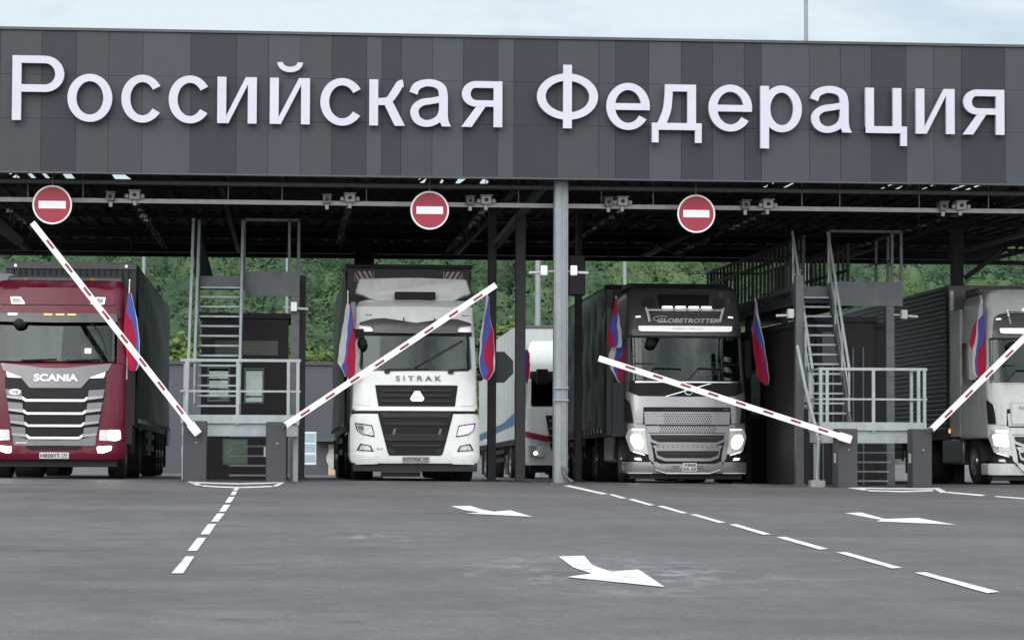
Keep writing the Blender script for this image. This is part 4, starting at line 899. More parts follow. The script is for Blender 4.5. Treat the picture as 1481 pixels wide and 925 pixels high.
    def mirrors(s, mat, z0, z1, hw, y=.75, xo=.22, both=(1, -1)):
        for sg in both:
            mb = MB(); mb.poly(rnd(rect(sg * (hw + .06) if sg > 0 else sg * (hw + .06 + xo), sg * (hw + .06 + xo) if sg > 0 else sg * (hw + .06), z0, z1), .05), y, y + .16); m_ = mb.build('mirror', mat, s.root, bevel=.02)
            mb = MB(); mb.bar((sg * (hw - .1), y + .1, z1 - .1), (sg * (hw + .12), y + .08, z1 - .1), .05); mb.bar((sg * (hw - .1), y + .1, z0 + .1), (sg * (hw + .12), y + .08, z0 + .1), .05); mb.build('mirror_arm', mat, m_)
    def plate(s, body, x, z, w_=.52, h=.112, mat=None, off=.05, lines=None):
        p = s.panel('number_plate', mat or mt_plate, rnd(rect(x - w_ / 2, x + w_ / 2, z - h / 2, z + h / 2), .012), off=off, th=.02, bevel=0)
        mb = MB(); 
        if not lines:
            s.text('plate_text', body[0], x - w_ * .46, x + w_ * .20, z - h * .30, z + h * .30, mt_ink, off=off + .003, bold=.02, parent=p)
            s.text('plate_region', body[1], x + w_ * .27, x + w_ * .45, z - h * .05, z + h * .32, mt_ink, off=off + .003, bold=.02, parent=p)
            s.text('plate_region', 'RUS', x + w_ * .29, x + w_ * .43, z - h * .36, z - h * .16, mt_ink, off=off + .003, parent=p)
        else:
            s.text('plate_text', lines[0], x - w_ * .42, x + w_ * .42, z + h * .06, z + h * .42, mt_ink, off=off + .003, bold=.02, parent=p)
            s.text('plate_text', lines[1], x - w_ * .42, x + w_ * .42, z - h * .42, z - h * .06, mt_ink, off=off + .003, bold=.02, parent=p)
    def trailer(s, y0, L, zb, zt, mats, hw=1.275, kind='smooth', label=None, frame=mt_black):
        mb = MB(); mb.box((-hw + .03, y0, zb), (hw - .03, y0 + L, zt)); t = mb.build('trailer', mats[0], s.root, bevel=.015)
        if label: t['label'] = label
        for sg in (-1, 1):
            x = sg * (hw - .028)
            if kind in ('curtain', 'ribbed'):
                mb = MB(); bm = mb.bm; ny, nz = (60, 44) if kind == 'curtain' else (6, 120); V = []
                for j in range(nz + 1):
                    z = zb + .05 + (zt - zb - .12) * j / nz; row = []
                    for i in range(ny + 1):
                        y = y0 + .12 + (L - .2) * i / ny
                        if kind == 'curtain': d = .018 * math.sin(y * 4.9) + .008 * math.sin(y * 11 + z * 2) + .010 * math.sin(z * 5.5 + y * .8)
                        else: d = .014 * (1 if (j % 4) < 3 else 0) 
                        row.append(bm.verts.new((x + sg * (.014 + d), y, z)))
                    V.append(row)
                for j in range(nz):
                    for i in range(ny): bm.faces.new((V[j][i], V[j][i + 1], V[j + 1][i + 1], V[j + 1][i]))
                mb.build('side_curtain', mats[1], t, smooth=50 if kind == 'curtain' else 20)
                if kind == 'curtain':
                    mb = MB(); mb.box((x + sg * .03, y0 + .5, zb - .05), (x + sg * .055, y0 + .56, zb + .03)); so_ = mb.build('strap_buckle', mt_camw, t)
                    for k in range(1, int(L / .6 - .5)): c = so_.copy(); COL.objects.link(c); c.location = (0, k * .6, 0)
            elif kind == 'striped':
                mb = MB()
                mb.poly([(0, 0), (1, 0), (1, 1), (0, 1)], 0, 1) if False else mb.sheet([(x + sg * .004, y0 + .05, zb + .42), (x + sg * .004, y0 + L - .05, zb + .16), (x + sg * .004, y0 + L - .05, zb + .38), (x + sg * .004, y0 + 4, zb + .55), (x + sg * .004, y0 + .05, zb + .78)])
                mb.build('blue_stripe', mt_trblue, t)
                mb = MB(); yy = y0 + .6
                while yy < y0 + L: mb.box((x, yy, zb + .1), (x + sg * .006, yy + .03, zt - .1)); yy += 1.2
                mb.build('panel_joint', mats[1], t)
            # chassis rail, side guard
            mb = MB(); mb.box((sg * .45 - .06, y0 + 1, zb - .3), (sg * .45 + .06, y0 + L - .1, zb - .02)); mb.box((sg * (hw - .08) - .03, y0 + .02, zb - .14), (sg * (hw - .08) + .03, y0 + L, zb - .004))
            for zz in (.55, .8): mb.box((sg * (hw - .08) - .02, y0 + 4.2, zz), (sg * (hw - .08) + .02, y0 + 7.6, zz + .12))
            for yy in (4.3, 5.9, 7.5): mb.box((sg * (hw - .1) - .02, y0 + yy, .5), (sg * (hw - .1) + .02, y0 + yy + .06, zb - .1))
            mb.box((sg * .75 - .06, y0 + 3.2, .12), (sg * .75 + .06, y0 + 3.34, zb - .1))
            mb.build('trailer_frame', frame, t)
            for k in range(3): s.wheel(sg * (hw - .22), y0 + L - 5.2 + k * 1.31, .5, .36, parent=t, one=True)
            mb = MB(); mb.box((sg * (hw - .42), y0 + L - 1.5, .2), (sg * (hw - .02), y0 + L - 1.46, zb - .2)); mb.build('mudflap', mt_black, t)
        mb = MB(); mb.box((-1.15, y0 + L - .3, .42), (1.15, y0 + L - .2, .56)); mb.build('underrun_bar', mt_galv, t)
        return t

def pattern(o, mb, mat):                 # add a surface pattern to the mesh of a part
    bm = bmesh.new(); bm.from_mesh(o.data); o.data.materials.append(mat); mb.bm.normal_update(); vm = {}
    for f in mb.bm.faces:
        nf = bm.faces.new([bm.verts.new(v.co) for v in f.verts]); nf.material_index = 1
    bm.to_mesh(o.data); bm.free(); mb.bm.free()
# ---- crimson truck
def scania():
    p = W(80, 600, 45.3)
    T = Truck('articulated_truck', 'crimson articulated truck with lit headlamps and a dark box trailer', p.x, 45.2,
              [(.3, .06), (.45, 0), (1.2, 0), (1.65, .03), (2.08, .10), (2.12, .12), (2.85, .25), (3.0, .27), (3.1, .29), (3.46, .40), (3.6, .62), (3.75, 1.0)])
    r = T.root; T.cab(mt_redpaint, .62, 2.10, 2.86, 3.62, 1.24, 1.16, rt=.2); T.chassis(); T.windscreen(2.12, 2.86, 1.04, 1.02)
    T.panel('roof_brow', mt_redpaint, rnd(symo([(0, 3.12), (1.04, 3.12), (1.08, 2.97), (0, 2.97)]), .03), off=.05, th=.1)
    T.panel('sun_visor', mt_silvgrey if False else mt_darkcab, rnd(symo([(0, 2.985), (1.06, 2.985), (1.09, 2.83), (0, 2.815)]), .03), off=.16, th=.05)
    T.panel('roof_panel', mt_redpaint, rnd(symo([(0, 3.46), (.72, 3.46), (.78, 3.50), (1.0, 3.48), (1.04, 3.15), (0, 3.15)]), .04), off=.02, th=.06, bevel=.015)
    for o in T.pair('high_lamp', mt_lampw, rnd([(.58, 3.16), (.83, 3.16), (.85, 3.29), (.67, 3.29)], .015), off=.04): 
        sgn = 1 if sum(v.co.x for v in o.data.vertices) > 0 else -1; q = rnd([(.62, 3.18), (.81, 3.18), (.82, 3.27), (.69, 3.27)], .01); T.panel('lens', mt_lens_d, q if sgn > 0 else mir(q), off=.045, th=.01, parent=o, bevel=0)
    for x in (-.155, .06, .27): T.panel('marker_lamp', mt_orange, rnd(rect(x - .075, x + .075, 2.945, 2.975), .01), off=.175, th=.02, bevel=0)
    T.panel('marker_lamp', mt_lampw, rnd(rect(-.87, -.70, 2.945, 2.985), .01), off=.175, th=.02, bevel=0)
    for x in (-.62, .58): T.box('roof_marker', M('amber_dull', (.2, .1, .03), .4), (x - .05, .75, 3.6), (x + .05, .85, 3.67))
    T.panel('grille', mt_plastic, rnd(symo([(0, 1.70), (.46, 1.68), (.60, 1.84), (.90, 1.84), (.89, 1.64), (.73, .60), (0, .60)]), .01), off=.012, th=.04)
    gr = T.panel('front_flap', mt_silvgrey, rnd(symo([(0, 1.995), (.20, 1.995), (.52, 2.035), (.99, 2.085), (.93, 1.95), (.62, 1.83), (.455, 1.635), (0, 1.635)]), .015), off=.035, th=.05, bevel=.012)
    T.text('lettering', 'SCANIA', -.385, .40, 1.755, 1.885, mt_white, off=.038, bold=.035, parent=gr, ext=.012)
    T.pair('daytime_lamp', mt_lampw, rnd([(.58, 1.815), (.66, 1.87), (.80, 1.905), (.885, 1.945), (.855, 1.825)], .01), off=.03)
    xo = lambda z: .885 - (1.64 - z) * .155
    for i, (z, hw) in enumerate(zip((1.41, 1.177, .958, .739), (.575, .555, .53, .50))):
        T.panel('grille_bar', mt_chrome, rnd([(-hw, z + .075), (-hw + .07, z + .021), (hw - .07, z + .021), (hw, z + .075), (hw, z + .015), (hw - .06, z - .021), (-hw + .06, z - .021), (-hw, z + .015)], .01), off=.06, th=.06, bevel=.012)
        T.pair('grille_wing', mt_silvgrey, rnd([(hw + .005, z + .02), (xo(z), z + .055), (xo(z + .2), z + .205), (hw + .02, z + .185)], .012), off=.05, th=.05, bevel=.012)
        T.pair('wing_edge', mt_silver, rnd([(hw + .005, z + .012), (xo(z), z + .047), (xo(z + .06), z + .085), (hw + .01, z + .07)], .008), off=.062, th=.02, bevel=.006)
        T.strips('grille_mesh', mt_black, [rect(-hw + .06, hw - .06, z - .16 + .03 * k, z - .147 + .03 * k) for k in range(4)], off=.03, th=.01)
    T.panel('grille_base', mt_silvgrey, rnd(symo([(0, .70), (.48, .70), (.53, .73), (.735, .80), (.725, .61), (.55, .60), (0, .605)]), .01), off=.045, th=.05, bevel=.012)
    T.panel('model_strip', mt_chrome, rect(-.68, -.48, .645, .66), off=.06, th=.02, bevel=0)
    bd = T.panel('badge', mt_white, [(-.71 + .105 * math.cos(2 * math.pi * k / 24), 1.56 + .055 * math.sin(2 * math.pi * k / 24)) for k in range(24)], off=.075, th=.02, bevel=0)
    T.text('badge_text', 'V8', -.77, -.65, 1.53, 1.59, mt_inkg, off=.078, bold=.02, parent=bd)
    T.panel('bumper', mt_redpaint, rnd(symo([(0, .515), (.44, .515), (.53, .60), (.70, .60), (.745, .70), (.79, .905), (1.0, .94), (1.25, .95), (1.25, .42), (1.18, .355), (0, .355)]), .02), off=.04, th=.25, bevel=.02)
    T.panel('lower_intake', mt_plastic, rnd(symo([(0, .61), (.50, .61), (.43, .51), (0, .51)]), .01), off=.03, th=.05)
    for sg in (1, -1):
        f = (lambda q: q) if sg > 0 else mir
        o = T.panel('headlamp', mt_lens, f(rnd([(.80, .885), (1.17, .89), (1.18, .72), (1.1, .685), (.79, .70)], .02)), off=.05, th=.05, bevel=.01)
        T.panel('lamp', mt_hot, f(rnd([(.95, .875), (1.16, .88), (1.165, .73), (1.1, .70), (.95, .71)], .06)), off=.058, th=.02, parent=o, bevel=0)
        o = T.panel('fog_lamp', mt_hot, f(rnd([(.755, .585), (1.02, .60), (1.0, .52), (.86, .475), (.77, .47)], .03)), off=.05, th=.03, bevel=0)
    T.plate(('H858YT', '125'), .0, .425, off=.065)
    T.panel('windscreen_sticker', mt_plate, rect(.50, .62, 2.26, 2.36), off=.016, th=.003, bevel=0)
    mb = MB(); mb.ball((-.66, T.nose(.6, 2.8) - .1, 2.80), .13, (1, .6, .8)); mb.bar((-.6, .35, 2.85), (-.66, .3, 2.9), .05); mb.build('front_mirror', mt_plastic, r)
    for x in (-.62, .18): T.tube('wiper', mt_black, [(x, T.nose(x, 2.13) - .05, 2.13), (x + .62, T.nose(x + .6, 2.17) - .04, 2.155)], .014)
    mb = MB(); P = [(.58, 2.84), (.72, 2.70), (.84, 2.48), (.90, 2.26)]; mb.path([(x, T.nose(x, z) - .04, z) for x, z in P], .016, 6); mb.build('wiper', mt_black, r)  # black curve built for the barrier arm's reflection in the glass, no real wiper
    T.mirrors(mt_plastic, 2.25, 2.95, 1.24)
    mb = MB(); mb.poly(rnd([(-1.2, 3.4), (-1.02, 3.62), (-.78, 3.72), (-.95, 3.78), (-1.2, 3.8)], .03), 1.3, 1.6); mb.build('air_deflector', mt_silvgrey, r, bevel=.02)
    T.box('roof_deflector', mt_darkcab, (-1.0, 1.2, 3.6), (1.1, 2.2, 3.74), bevel=.05)
    for sg in (-1, 1): T.box('side_fairing', mt_darkcab, (sg * 1.18, 2.25, 1.0), (sg * 1.24, 2.85, 3.5), bevel=.01)
    t = T.trailer(3.0, 13.6, 1.12, 4.12, (mt_bulk, mt_curt_d), kind='curtain')
    mb = MB(); x = -1.1
    while x < 1.15: mb.box((x, 2.965, 1.3), (x + .022, 2.999, 4.0)); x += .115
    mb.build('bulkhead_rib', mt_black, t); T.box('bulkhead_frame', mt_bulkg, (-1.25, 2.95, 4.0), (1.25, 3.02, 4.14), parent=t)
    for x in (-1.05, 1.05): mb = MB(); mb.ball((x, 2.94, 4.06), .028); mb.build('marker_lamp', mt_lampw, t)
    mb = MB(); mb.box((1.05, 15.2, .72), (1.29, 16.55, 1.1)); mb.build('tail_rail', mt_silvgrey, t); T.box('tool_box', mt_bulkg, (.8, 8.5, .45), (1.2, 9.6, 1.0), parent=t)
    return T
# ---- white truck
def sitrak():
    p = W(600, 600, 48.2)
    T = Truck('articulated_truck', 'white articulated truck with black grille and chevron marked dark trailer', p.x, 47.9,
              [(.3, .05), (.45, 0), (1.3, 0), (1.4, .06), (2.14, .12), (2.84, .245), (3.05, .28), (3.4, .45), (3.5, .7)])
    r = T.root; T.cab(mt_whitecab, 1.37, 2.15, 2.84, 3.54, 1.21, 1.12, rt=.16); T.chassis(); T.windscreen(2.155, 2.85, 1.09, 1.06, .1)
    T.strips('screen_surround', mt_plastic, [rect(-1.1, 1.1, 2.82, 2.90)], off=.02, th=.05)
    T.panel('sun_visor', mt_darkcab, rnd(symo([(0, 3.075), (.36, 3.075), (.58, 3.165), (.82, 3.15), (1.08, 3.075), (1.09, 3.03), (.80, 3.0), (.82, 2.875), (0, 2.865)]), .03), off=.13, th=.06, bevel=.015)
    T.pair('marker_lamp', mt_corner, rnd([(.82, 2.90), (1.08, 2.90), (1.09, 3.02), (.86, 3.0)], .03), off=.06, th=.04)
    for x in (-.23, .37): T.box('visor_pin', mt_black, (x - .012, .22, 3.0), (x + .012, .26, 3.17), bevel=0)
    for x in (-.9, .98): T.strips('roof_hook', mt_inkg, [rect(x - .06, x + .06, 3.22, 3.235), rect(x - .06, x - .05, 3.22, 3.25), rect(x + .05, x + .06, 3.22, 3.25)], off=.01)
    mb = MB(); mb.poly(rnd(symo([(0, 4.0), (1.06, 4.0), (1.15, 3.70), (1.0, 3.66), (.78, 3.54), (0, 3.54)]), .05), .0, .4)
    for v in mb.bm.verts: v.co.y += .75 + (v.co.z - 3.54) * .4 + .25 * abs(v.co.x) ** 2
    fr = mb.build('roof_fairing', mt_offwhite, r, bevel=.03)
    mb = MB(); mb.poly(rnd(rect(-.38, .42, 3.56, 3.71), .02), .70, .95); mb.build('roof_hatch', mt_plastic, r, bevel=.01)
    for sg in (-1, 1): T.box('side_fairing', mt_offwhite, (sg * 1.1, 2.2, 1.2), (sg * 1.2, 2.8, 3.6), bevel=.02)
    T.panel('upper_grille', mt_plastic, rnd([(-.78, 1.865), (.82, 1.865), (.765, 1.455), (-.715, 1.455)], .02), off=.012, th=.05, bevel=.01)
    for z in (1.76, 1.66, 1.555): T.panel('grille_slat', mt_slat, rnd([(-.66, z + .02), (.70, z + .02), (.68, z - .02), (-.64, z - .02)], .01), off=.045, th=.04, bevel=.008)
    lg = T.panel('emblem', mt_chrome, rnd([(-.02, 1.75), (.08, 1.75), (.17, 1.60), (.13, 1.55), (-.07, 1.55), (-.11, 1.60)], .012), off=.075, th=.03, bevel=.008)
    T.strips('emblem_line', mt_plastic, [[(.026, 1.74), (.034, 1.74), (.034, 1.65), (.026, 1.65)], [(.034, 1.645), (.13, 1.60), (.125, 1.59), (.03, 1.635)], [(.026, 1.645), (-.07, 1.60), (-.065, 1.59), (.03, 1.635)]], off=.08, th=.01, parent=lg)
    T.text('lettering', 'SITRAK', -.38, .50, 1.945, 2.045, mt_inkg, off=.018, bold=.01, ext=.008, spacing=1.5)
    T.pair('corner_panel', mt_whitecab, rnd([(.88, 1.84), (1.17, 1.86), (1.16, 1.48), (.86, 1.46)], .03), off=.018, th=.04, bevel=.012)
    T.strips('cab_gap', mt_black, [rect(-1.2, 1.2, 1.33, 1.385)], off=-.005, th=.05)
    T.body('bumper', mt_whitecab, rnd([(-1.25, .36), (1.25, .36), (1.25, 1.31), (-1.25, 1.31)], [.07, .07, .09, .09]), .75, .05, .6)
    T.panel('lower_grille', mt_plastic, rnd(symo([(0, 1.335), (.73, 1.335), (.70, 1.2), (.535, .57), (.50, .51), (0, .51)]), .02), off=.012, th=.05, bevel=.008)
    for z, h_, w_ in ((1.28, .09, .68), (1.12, .06, .63), (.86, .14, .6), (.70, .05, .5)): T.panel('grille_slat', mt_slat, rnd([(-w_, z + h_ / 2), (w_, z + h_ / 2), (w_ - .04, z - h_ / 2), (-w_ + .04, z - h_ / 2)], .02), off=.04, th=.04, bevel=.012)
    for x in (-.42, .46): T.panel('intake_fin', mt_inkg, rnd([(x - .03, .91), (x + .02, .91), (x + .05, 1.02), (x, 1.03)], .01), off=.05, th=.03)
    T.pair('intake_corner', mt_slat, rnd([(.36, .53), (.5, .55), (.53, .66), (.42, .62)], .01), off=.04, th=.03)
    for sg in (1, -1):
        f = (lambda q: q) if sg > 0 else mir; v = sg > 0
        o = T.panel('headlamp', mt_plastic, f(rnd([(.78, .86), (.83, 1.09), (1.17, 1.14), (1.13, .99), (1.02, .91)], .02)), off=.014, th=.04)
        T.panel('lens', mt_hotp if v else mt_lens, f(rnd([(.80, .885), (.845, 1.07), (1.145, 1.115), (1.11, .99), (1.01, .925)], .02)), off=.022, th=.01, parent=o, bevel=0)
        T.panel('lens_core', mt_hotp if v else mt_lens_d, f(rnd([(.98, 1.0), (1.0, 1.07), (1.11, 1.085), (1.09, 1.0)], .02)) if not v else rnd([(.83, .9), (.86, 1.05), (1.0, 1.06), (1.0, .93)], .03), off=.026, th=.01, parent=o, bevel=0)
        o = T.panel('fog_lamp', mt_plastic, f(rnd([(.80, .585), (.86, .70), (1.06, .74), (1.13, .61)], .015)), off=.014, th=.04)
        T.panel('lens', mt_lens, f(rnd([(.84, .605), (.88, .685), (1.04, .715), (1.09, .62)], .015)), off=.02, th=.01, parent=o, bevel=0)
        T.panel('lip', mt_whitecab, f(rnd([(.72, .52), (1.22, .54), (1.23, .40), (1.15, .335), (.70, .345)], .04)), off=.02, th=.06, bevel=.015)
    T.text('small_lettering', '4x2', -.75, -.63, .62, .66, mt_inkg, off=.012)
    T.plate(('K777KK', '05'), .01, .435, mat=mt_plateg, off=.03)
    T.box('skirt', mt_black, (-1.2, .12, .2), (1.2, .9, .37)); T.box('tow_plate', mt_bulkg, (-.62, .9, .1), (.15, 1.1, .19))
    mb = MB(); mb.ball((-1.03, T.nose(1, 2.7) - .12, 2.66), .115, (.85, .6, 1.1)); mb.box((-1.28, .2, 2.78), (-1.0, .34, 2.95)); mb.bar((-1.0, .35, 2.9), (-1.2, .3, 2.9), .06); mb.build('front_mirror', mt_plastic, r)
    for x in (-.55, .68): T.box('wiper_base', mt_black, (x - .05, T.nose(x, 2.13) - .06, 2.09), (x + .05, T.nose(x, 2.13), 2.17))
    T.tube('wiper', mt_black, [(-.55, T.nose(.5, 2.16) - .04, 2.16), (.25, T.nose(.3, 2.2) - .03, 2.18)], .014)
    mb = MB(); a = (-.02, T.nose(0, 2.2) - .03, 2.2); b = (.92, T.nose(.9, 2.75) - .03, 2.74); mb.bar(a, b, .05, .03); mb.build('wiper', mt_black, r)
    T.tube('wiper', mt_black, [(.68, T.nose(.6, 2.16) - .04, 2.16), (1.0, T.nose(1, 2.2) - .03, 2.18)], .014)
    T.mirrors(mt_plastic, 2.1, 2.75, 1.21, both=(1,))
    for x in (-1.27, 1.27): mb = MB(); mb.ball((x, .4, 2.02), .065); mb.build('side_camera', mt_black, r)
    t = T.trailer(3.0, 13.6, 1.15, 4.38, (mt_curt_d, mt_curt_d), kind='curtain', hw=1.3)
    T.box('top_rail', mt_black, (-1.3, 2.93, 4.34), (1.3, 3.04, 4.42), parent=t)
    for sg in (-1, 1):
        x0 = sg * 1.11; b_ = T.box('chevron_board', mt_plate, (min(x0, x0 - sg * .4), 2.985, 4.07), (max(x0, x0 - sg * .4), 2.997, 4.28), parent=t, bevel=0)
        mb = MB()
        for k in range(5):
            a = x0 - sg * (.02 + k * .11)
            q = [(a, 4.07), (a - sg * .05, 4.07), (a - sg * .05 + sg * .13, 4.28), (a + sg * .13, 4.28)]
            q = [(min(max(x_, min(x0, x0 - sg * .4)), max(x0, x0 - sg * .4)), z_) for x_, z_ in q]
            if abs(q[0][0] - q[1][0]) + abs(q[2][0] - q[3][0]) > .02: mb.sheet([(x_, 2.982, z_) for x_, z_ in q])
        o = mb.build('chevron', M('chevron_dark_red', (.10, .02, .03), .5), t, fix=False)
    return T
# ---- dark and white flat-faced trucks of the same make
def volvo(name, label, px, Y, white):
    p = W(px, 600, Y + .3)
    T = Truck(name, label, p.x, Y, [(.2, .02), (.3, 0), (.9, 0), (1.5, .03), (1.78, .08), (2.08, .14), (2.97, .285), (3.08, .29), (3.4, .36), (3.6, .42), (3.95, .60), (4.1, .9)], bulge=.07, corner=.15)
    r = T.root; up = mt_whitedull if white else mt_darkcab; lo = mt_whitedull if white else mt_silver
    T.cab(up, .95, 2.10, 2.96, 4.10 if not white else 4.02, 1.24, 1.12, rt=.3); T.chassis(); T.windscreen(2.09, 2.97, 1.13, 1.09)
    T.strips('screen_rim', mt_plastic, [rect(-1.13, 1.13, 2.955, 3.0)], off=.02, th=.04)
    T.pair('post_trim', mt_silvgrey, [(1.135, 2.08), (1.165, 2.08), (1.145, 2.97), (1.115, 2.97)], off=.02, th=.03)
    hd = T.panel('header', mt_darkcab, rnd(symo([(0, 3.50), (.90, 3.50), (1.03, 3.42), (1.09, 3.0), (0, 3.0)]), .05), off=.03, th=.1, bevel=.012)
    tx = M('header_letters_' + ('a' if white else 'b'), (.7, .7, .72), .3, .2)
    if not white: T.text('lettering', 'GLOBETROTTER', -.56, .70, 3.265, 3.355, tx, off=.034, shear=.25, bold=.02, parent=hd, ext=.006)
    else: T.text('lettering', 'VOLVO', -.40, .40, 3.265, 3.37, tx, off=.034, bold=.02, parent=hd, ext=.006)
    if not white:
        mb = MB(); P = [(-.47 + .17 * math.cos(a), 3.345 + .055 * math.sin(a)) for a in np.linspace(.9, 5.6, 16)]; mb.path([(x, T.nose(x, z) - .04, z) for x, z in P], .008, 5); mb.build('swoosh', tx, hd)
    T.pair('corner_lamp', mt_lampw, rnd([(.89, 3.375), (1.0, 3.365), (1.0, 3.40), (.9, 3.405)], .01), off=.04)
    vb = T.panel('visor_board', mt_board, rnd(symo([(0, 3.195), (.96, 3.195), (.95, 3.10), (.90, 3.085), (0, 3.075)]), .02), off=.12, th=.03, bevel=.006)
    if not white: T.text('board_text', 'EURO 5 TRUCK', -.26, .36, 3.12, 3.155, mt_inkg, off=.124, parent=vb)
    # roof front
    if not white:
        T.panel('roof_window', mt_plastic, rnd(symo([(0, 3.86), (.54, 3.86), (.50, 3.56), (0, 3.56)]), .02), off=.012, th=.05)
        T.panel('roof_edge', mt_silvgrey, rnd(rect(-.88, .60, 3.93, 3.965), .01), off=.06, th=.08)
        for sg in (-1, 1): T.panel('roof_lamp', mt_cab, rnd([(sg * .6, 3.60), (sg * .86, 3.60), (sg * .82, 3.78), (sg * .6, 3.78)] if sg > 0 else [(-.86, 3.60), (-.6, 3.60), (-.6, 3.78), (-.82, 3.78)], .05), off=.04, th=.07, bevel=.03)
    ch = mt_chrome
    y_ = T.nose(.8, 3.5) - .12
    lb = MB(); lb.tube((-.80, y_, 3.52), (.80, y_, 3.52), .022, 8)
    for sg in (-1, 1): lb.path([(sg * .72, T.nose(.7, 3.3) - .04, 3.29), (sg * .76, y_, 3.45), (sg * .80, y_, 3.57)], .026, 8)
    lbo = lb.build('light_bar', mt_white if not white else mt_chrome, r)
    for x in (-.36, -.09, .18, .44):
        mb = MB(); mb.poly(rnd(rect(x - .105, x + .105, 3.555, 3.605), .02), y_ - .04, y_ + .06); mb.build('roof_light', mt_lampw, lbo, bevel=.008)
        mb = MB(); mb.ball((x + .13, y_ - .01, 3.53), .035); mb.build('clamp', mt_chrome, lbo)
    # bonnet
    T.panel('black_band', mt_plastic if not white else mt_whitedull, rnd(symo([(0, 2.075), (1.13, 2.075), (1.17, 1.85), (.95, 1.77), (0, 1.755)]), .02), off=.015, th=.05, bevel=.008)
    T.panel('chrome_strip', mt_chrome if not white else mt_silver, rnd(rect(-1.04, 1.07, 2.045, 2.07), .008), off=.03, th=.03)
    T.panel('emblem_bar', mt_chrome, [(-.46, 1.765), (-.40, 1.765), (.52, 2.03), (.46, 2.03)], off=.03, th=.02, bevel=0)
    mb = MB(); n = 24; P = [(.035 + .085 * math.cos(2 * math.pi * k / n), 1.885 + .085 * math.sin(2 * math.pi * k / n)) for k in range(n + 1)]; mb.path([(x, T.nose(x, z) - .045, z) for x, z in P], .014, 6); mb.build('emblem_ring', mt_chrome, r)
    T.panel('bonnet', lo, rnd(symo([(0, 1.76), (.98, 1.77), (1.20, 1.87), (1.22, 1.72), (1.11, 1.60), (1.08, 1.22), (.90, 1.22), (.89, 1.55), (0, 1.55)]), .02), off=.03, th=.08, bevel=.02)
    T.pair('side_vent', mt_plastic, rnd([(1.10, 1.24), (1.23, 1.24), (1.24, 1.74), (1.13, 1.62)], .02), off=.02, th=.04)
    # grille
    T.panel('grille_surround', mt_plastic, rnd(symo([(0, 1.555), (.915, 1.555), (.89, 1.18), (.72, .40), (0, .40)]), .02), off=.02, th=.05)
    T.panel('grille_slot', mt_black, rnd(rect(-.48, .48, 1.485, 1.525), .015), off=.024, th=.02, bevel=0)
    gm = T.panel('grille_mesh', mt_silver if not white else mt_whitedull, rnd(symo([(0, 1.455), (.875, 1.455), (.86, 1.20), (0, 1.20)]), .01), off=.035, th=.03)
    gm2 = T.panel('grille_mesh', mt_silver if not white else mt_whitedull, rnd(symo([(0, 1.17), (.85, 1.17), (.81, 1.035), (0, 1.035)]), .01), off=.035, th=.03)
    if not white:
        H = []; 
        for j, z in enumerate(np.arange(1.225, 1.45, .046)):
            for i in range(-17, 18):
                x = i * .05 + (.025 if j % 2 else 0); w_ = .017 * (1 if abs(x) < .5 else .55)
                H.append([(x + w_ * math.cos(a), z + .018 * (1 if abs(x) < .5 else .5) * math.sin(a)) for a in (0.52, 1.57, 2.62, 3.67, 4.71, 5.76)])
        mb = MB()
        for o in H: mb.sheet([(x, T.nose(x, z) - .0365, z) for x, z in o])
        pattern(gm, mb, mt_ink)
        mb = MB()
        for j, z in enumerate(np.arange(1.06, 1.16, .046)):
            for i in range(-11, 12):
                x = i * .05 + (.025 if j % 2 else 0); mb.sheet([(x + .017 * math.cos(a), T.nose(x, z) - .0365, z + .018 * math.sin(a)) for a in (0.52, 1.57, 2.62, 3.67, 4.71, 5.76)])
        pattern(gm2, mb, mt_ink)
        T.strips('grille_slot', mt_ink, [rect(-.70, -.55, 1.17, 1.195), rect(.55, .70, 1.17, 1.195)], off=.04, th=.01)
        T.text('model_text', 'I-SAVE', .74, .84, 1.495, 1.52, mt_galv, off=.028)
    for z, w_ in ((1.0, .78), (.68, .66)):
        T.panel('slot_frame', lo, rnd([(-w_ - .01, z + .02), (w_ + .01, z + .02), (w_ - .03, z - .15), (w_ - .2, z - .215), (-w_ + .2, z - .215), (-w_ + .03, z - .15)], .02), off=.04, th=.04, bevel=.015)
        T.panel('grille_slot', mt_black, rnd([(-w_ + .02, z - .01), (w_ - .02, z - .01), (w_ - .05, z - .10), (w_ - .2, z - .155), (-w_ + .2, z - .155), (-w_ + .05, z - .10)], .02), off=.05, th=.02, bevel=0)
        T.panel('slot_bar', mt_cab, rnd([(-w_ + .1, z - .055), (w_ - .1, z - .055), (w_ - .12, z - .075), (-w_ + .12, z - .075)], .005), off=.06, th=.02, bevel=.004)
    T.panel('grille_base', lo, rnd(symo([(0, .78), (.72, .78), (.66, .70), (0, .70)]), .01), off=.042, th=.04, bevel=.01)
    for k in range(-6, 7): T.panel('rivet', mt_ink, rnd([(k * .1 - .02, .735), (k * .1 + .02, .735), (k * .1 + .012, .752), (k * .1 - .012, .752)], .003), off=.046, th=.01, bevel=0)
    hot = mt_hotw if white else mt_hotg
    for sg in (1, -1):
        f = (lambda q: q) if sg > 0 else mir
        T.panel('lamp_trim', lo, f(rnd([(.86, 1.20), (1.18, 1.22), (1.22, 1.12), (.84, 1.10)], .02)), off=.035, th=.05, bevel=.012)
        o = T.panel('headlamp', mt_reflit if not white else mt_lens, f(rnd([(.84, 1.115), (1.17, 1.13), (1.23, .95), (1.14, .66), (.80, .60), (.72, .60)], .03)), off=.03, th=.06, bevel=.015)
        T.panel('lamp_strip', mt_lampw, f(rnd([(.86, 1.115), (1.12, 1.12), (1.12, 1.085), (.86, 1.08)], .01)), off=.04, th=.02, parent=o, bevel=0)
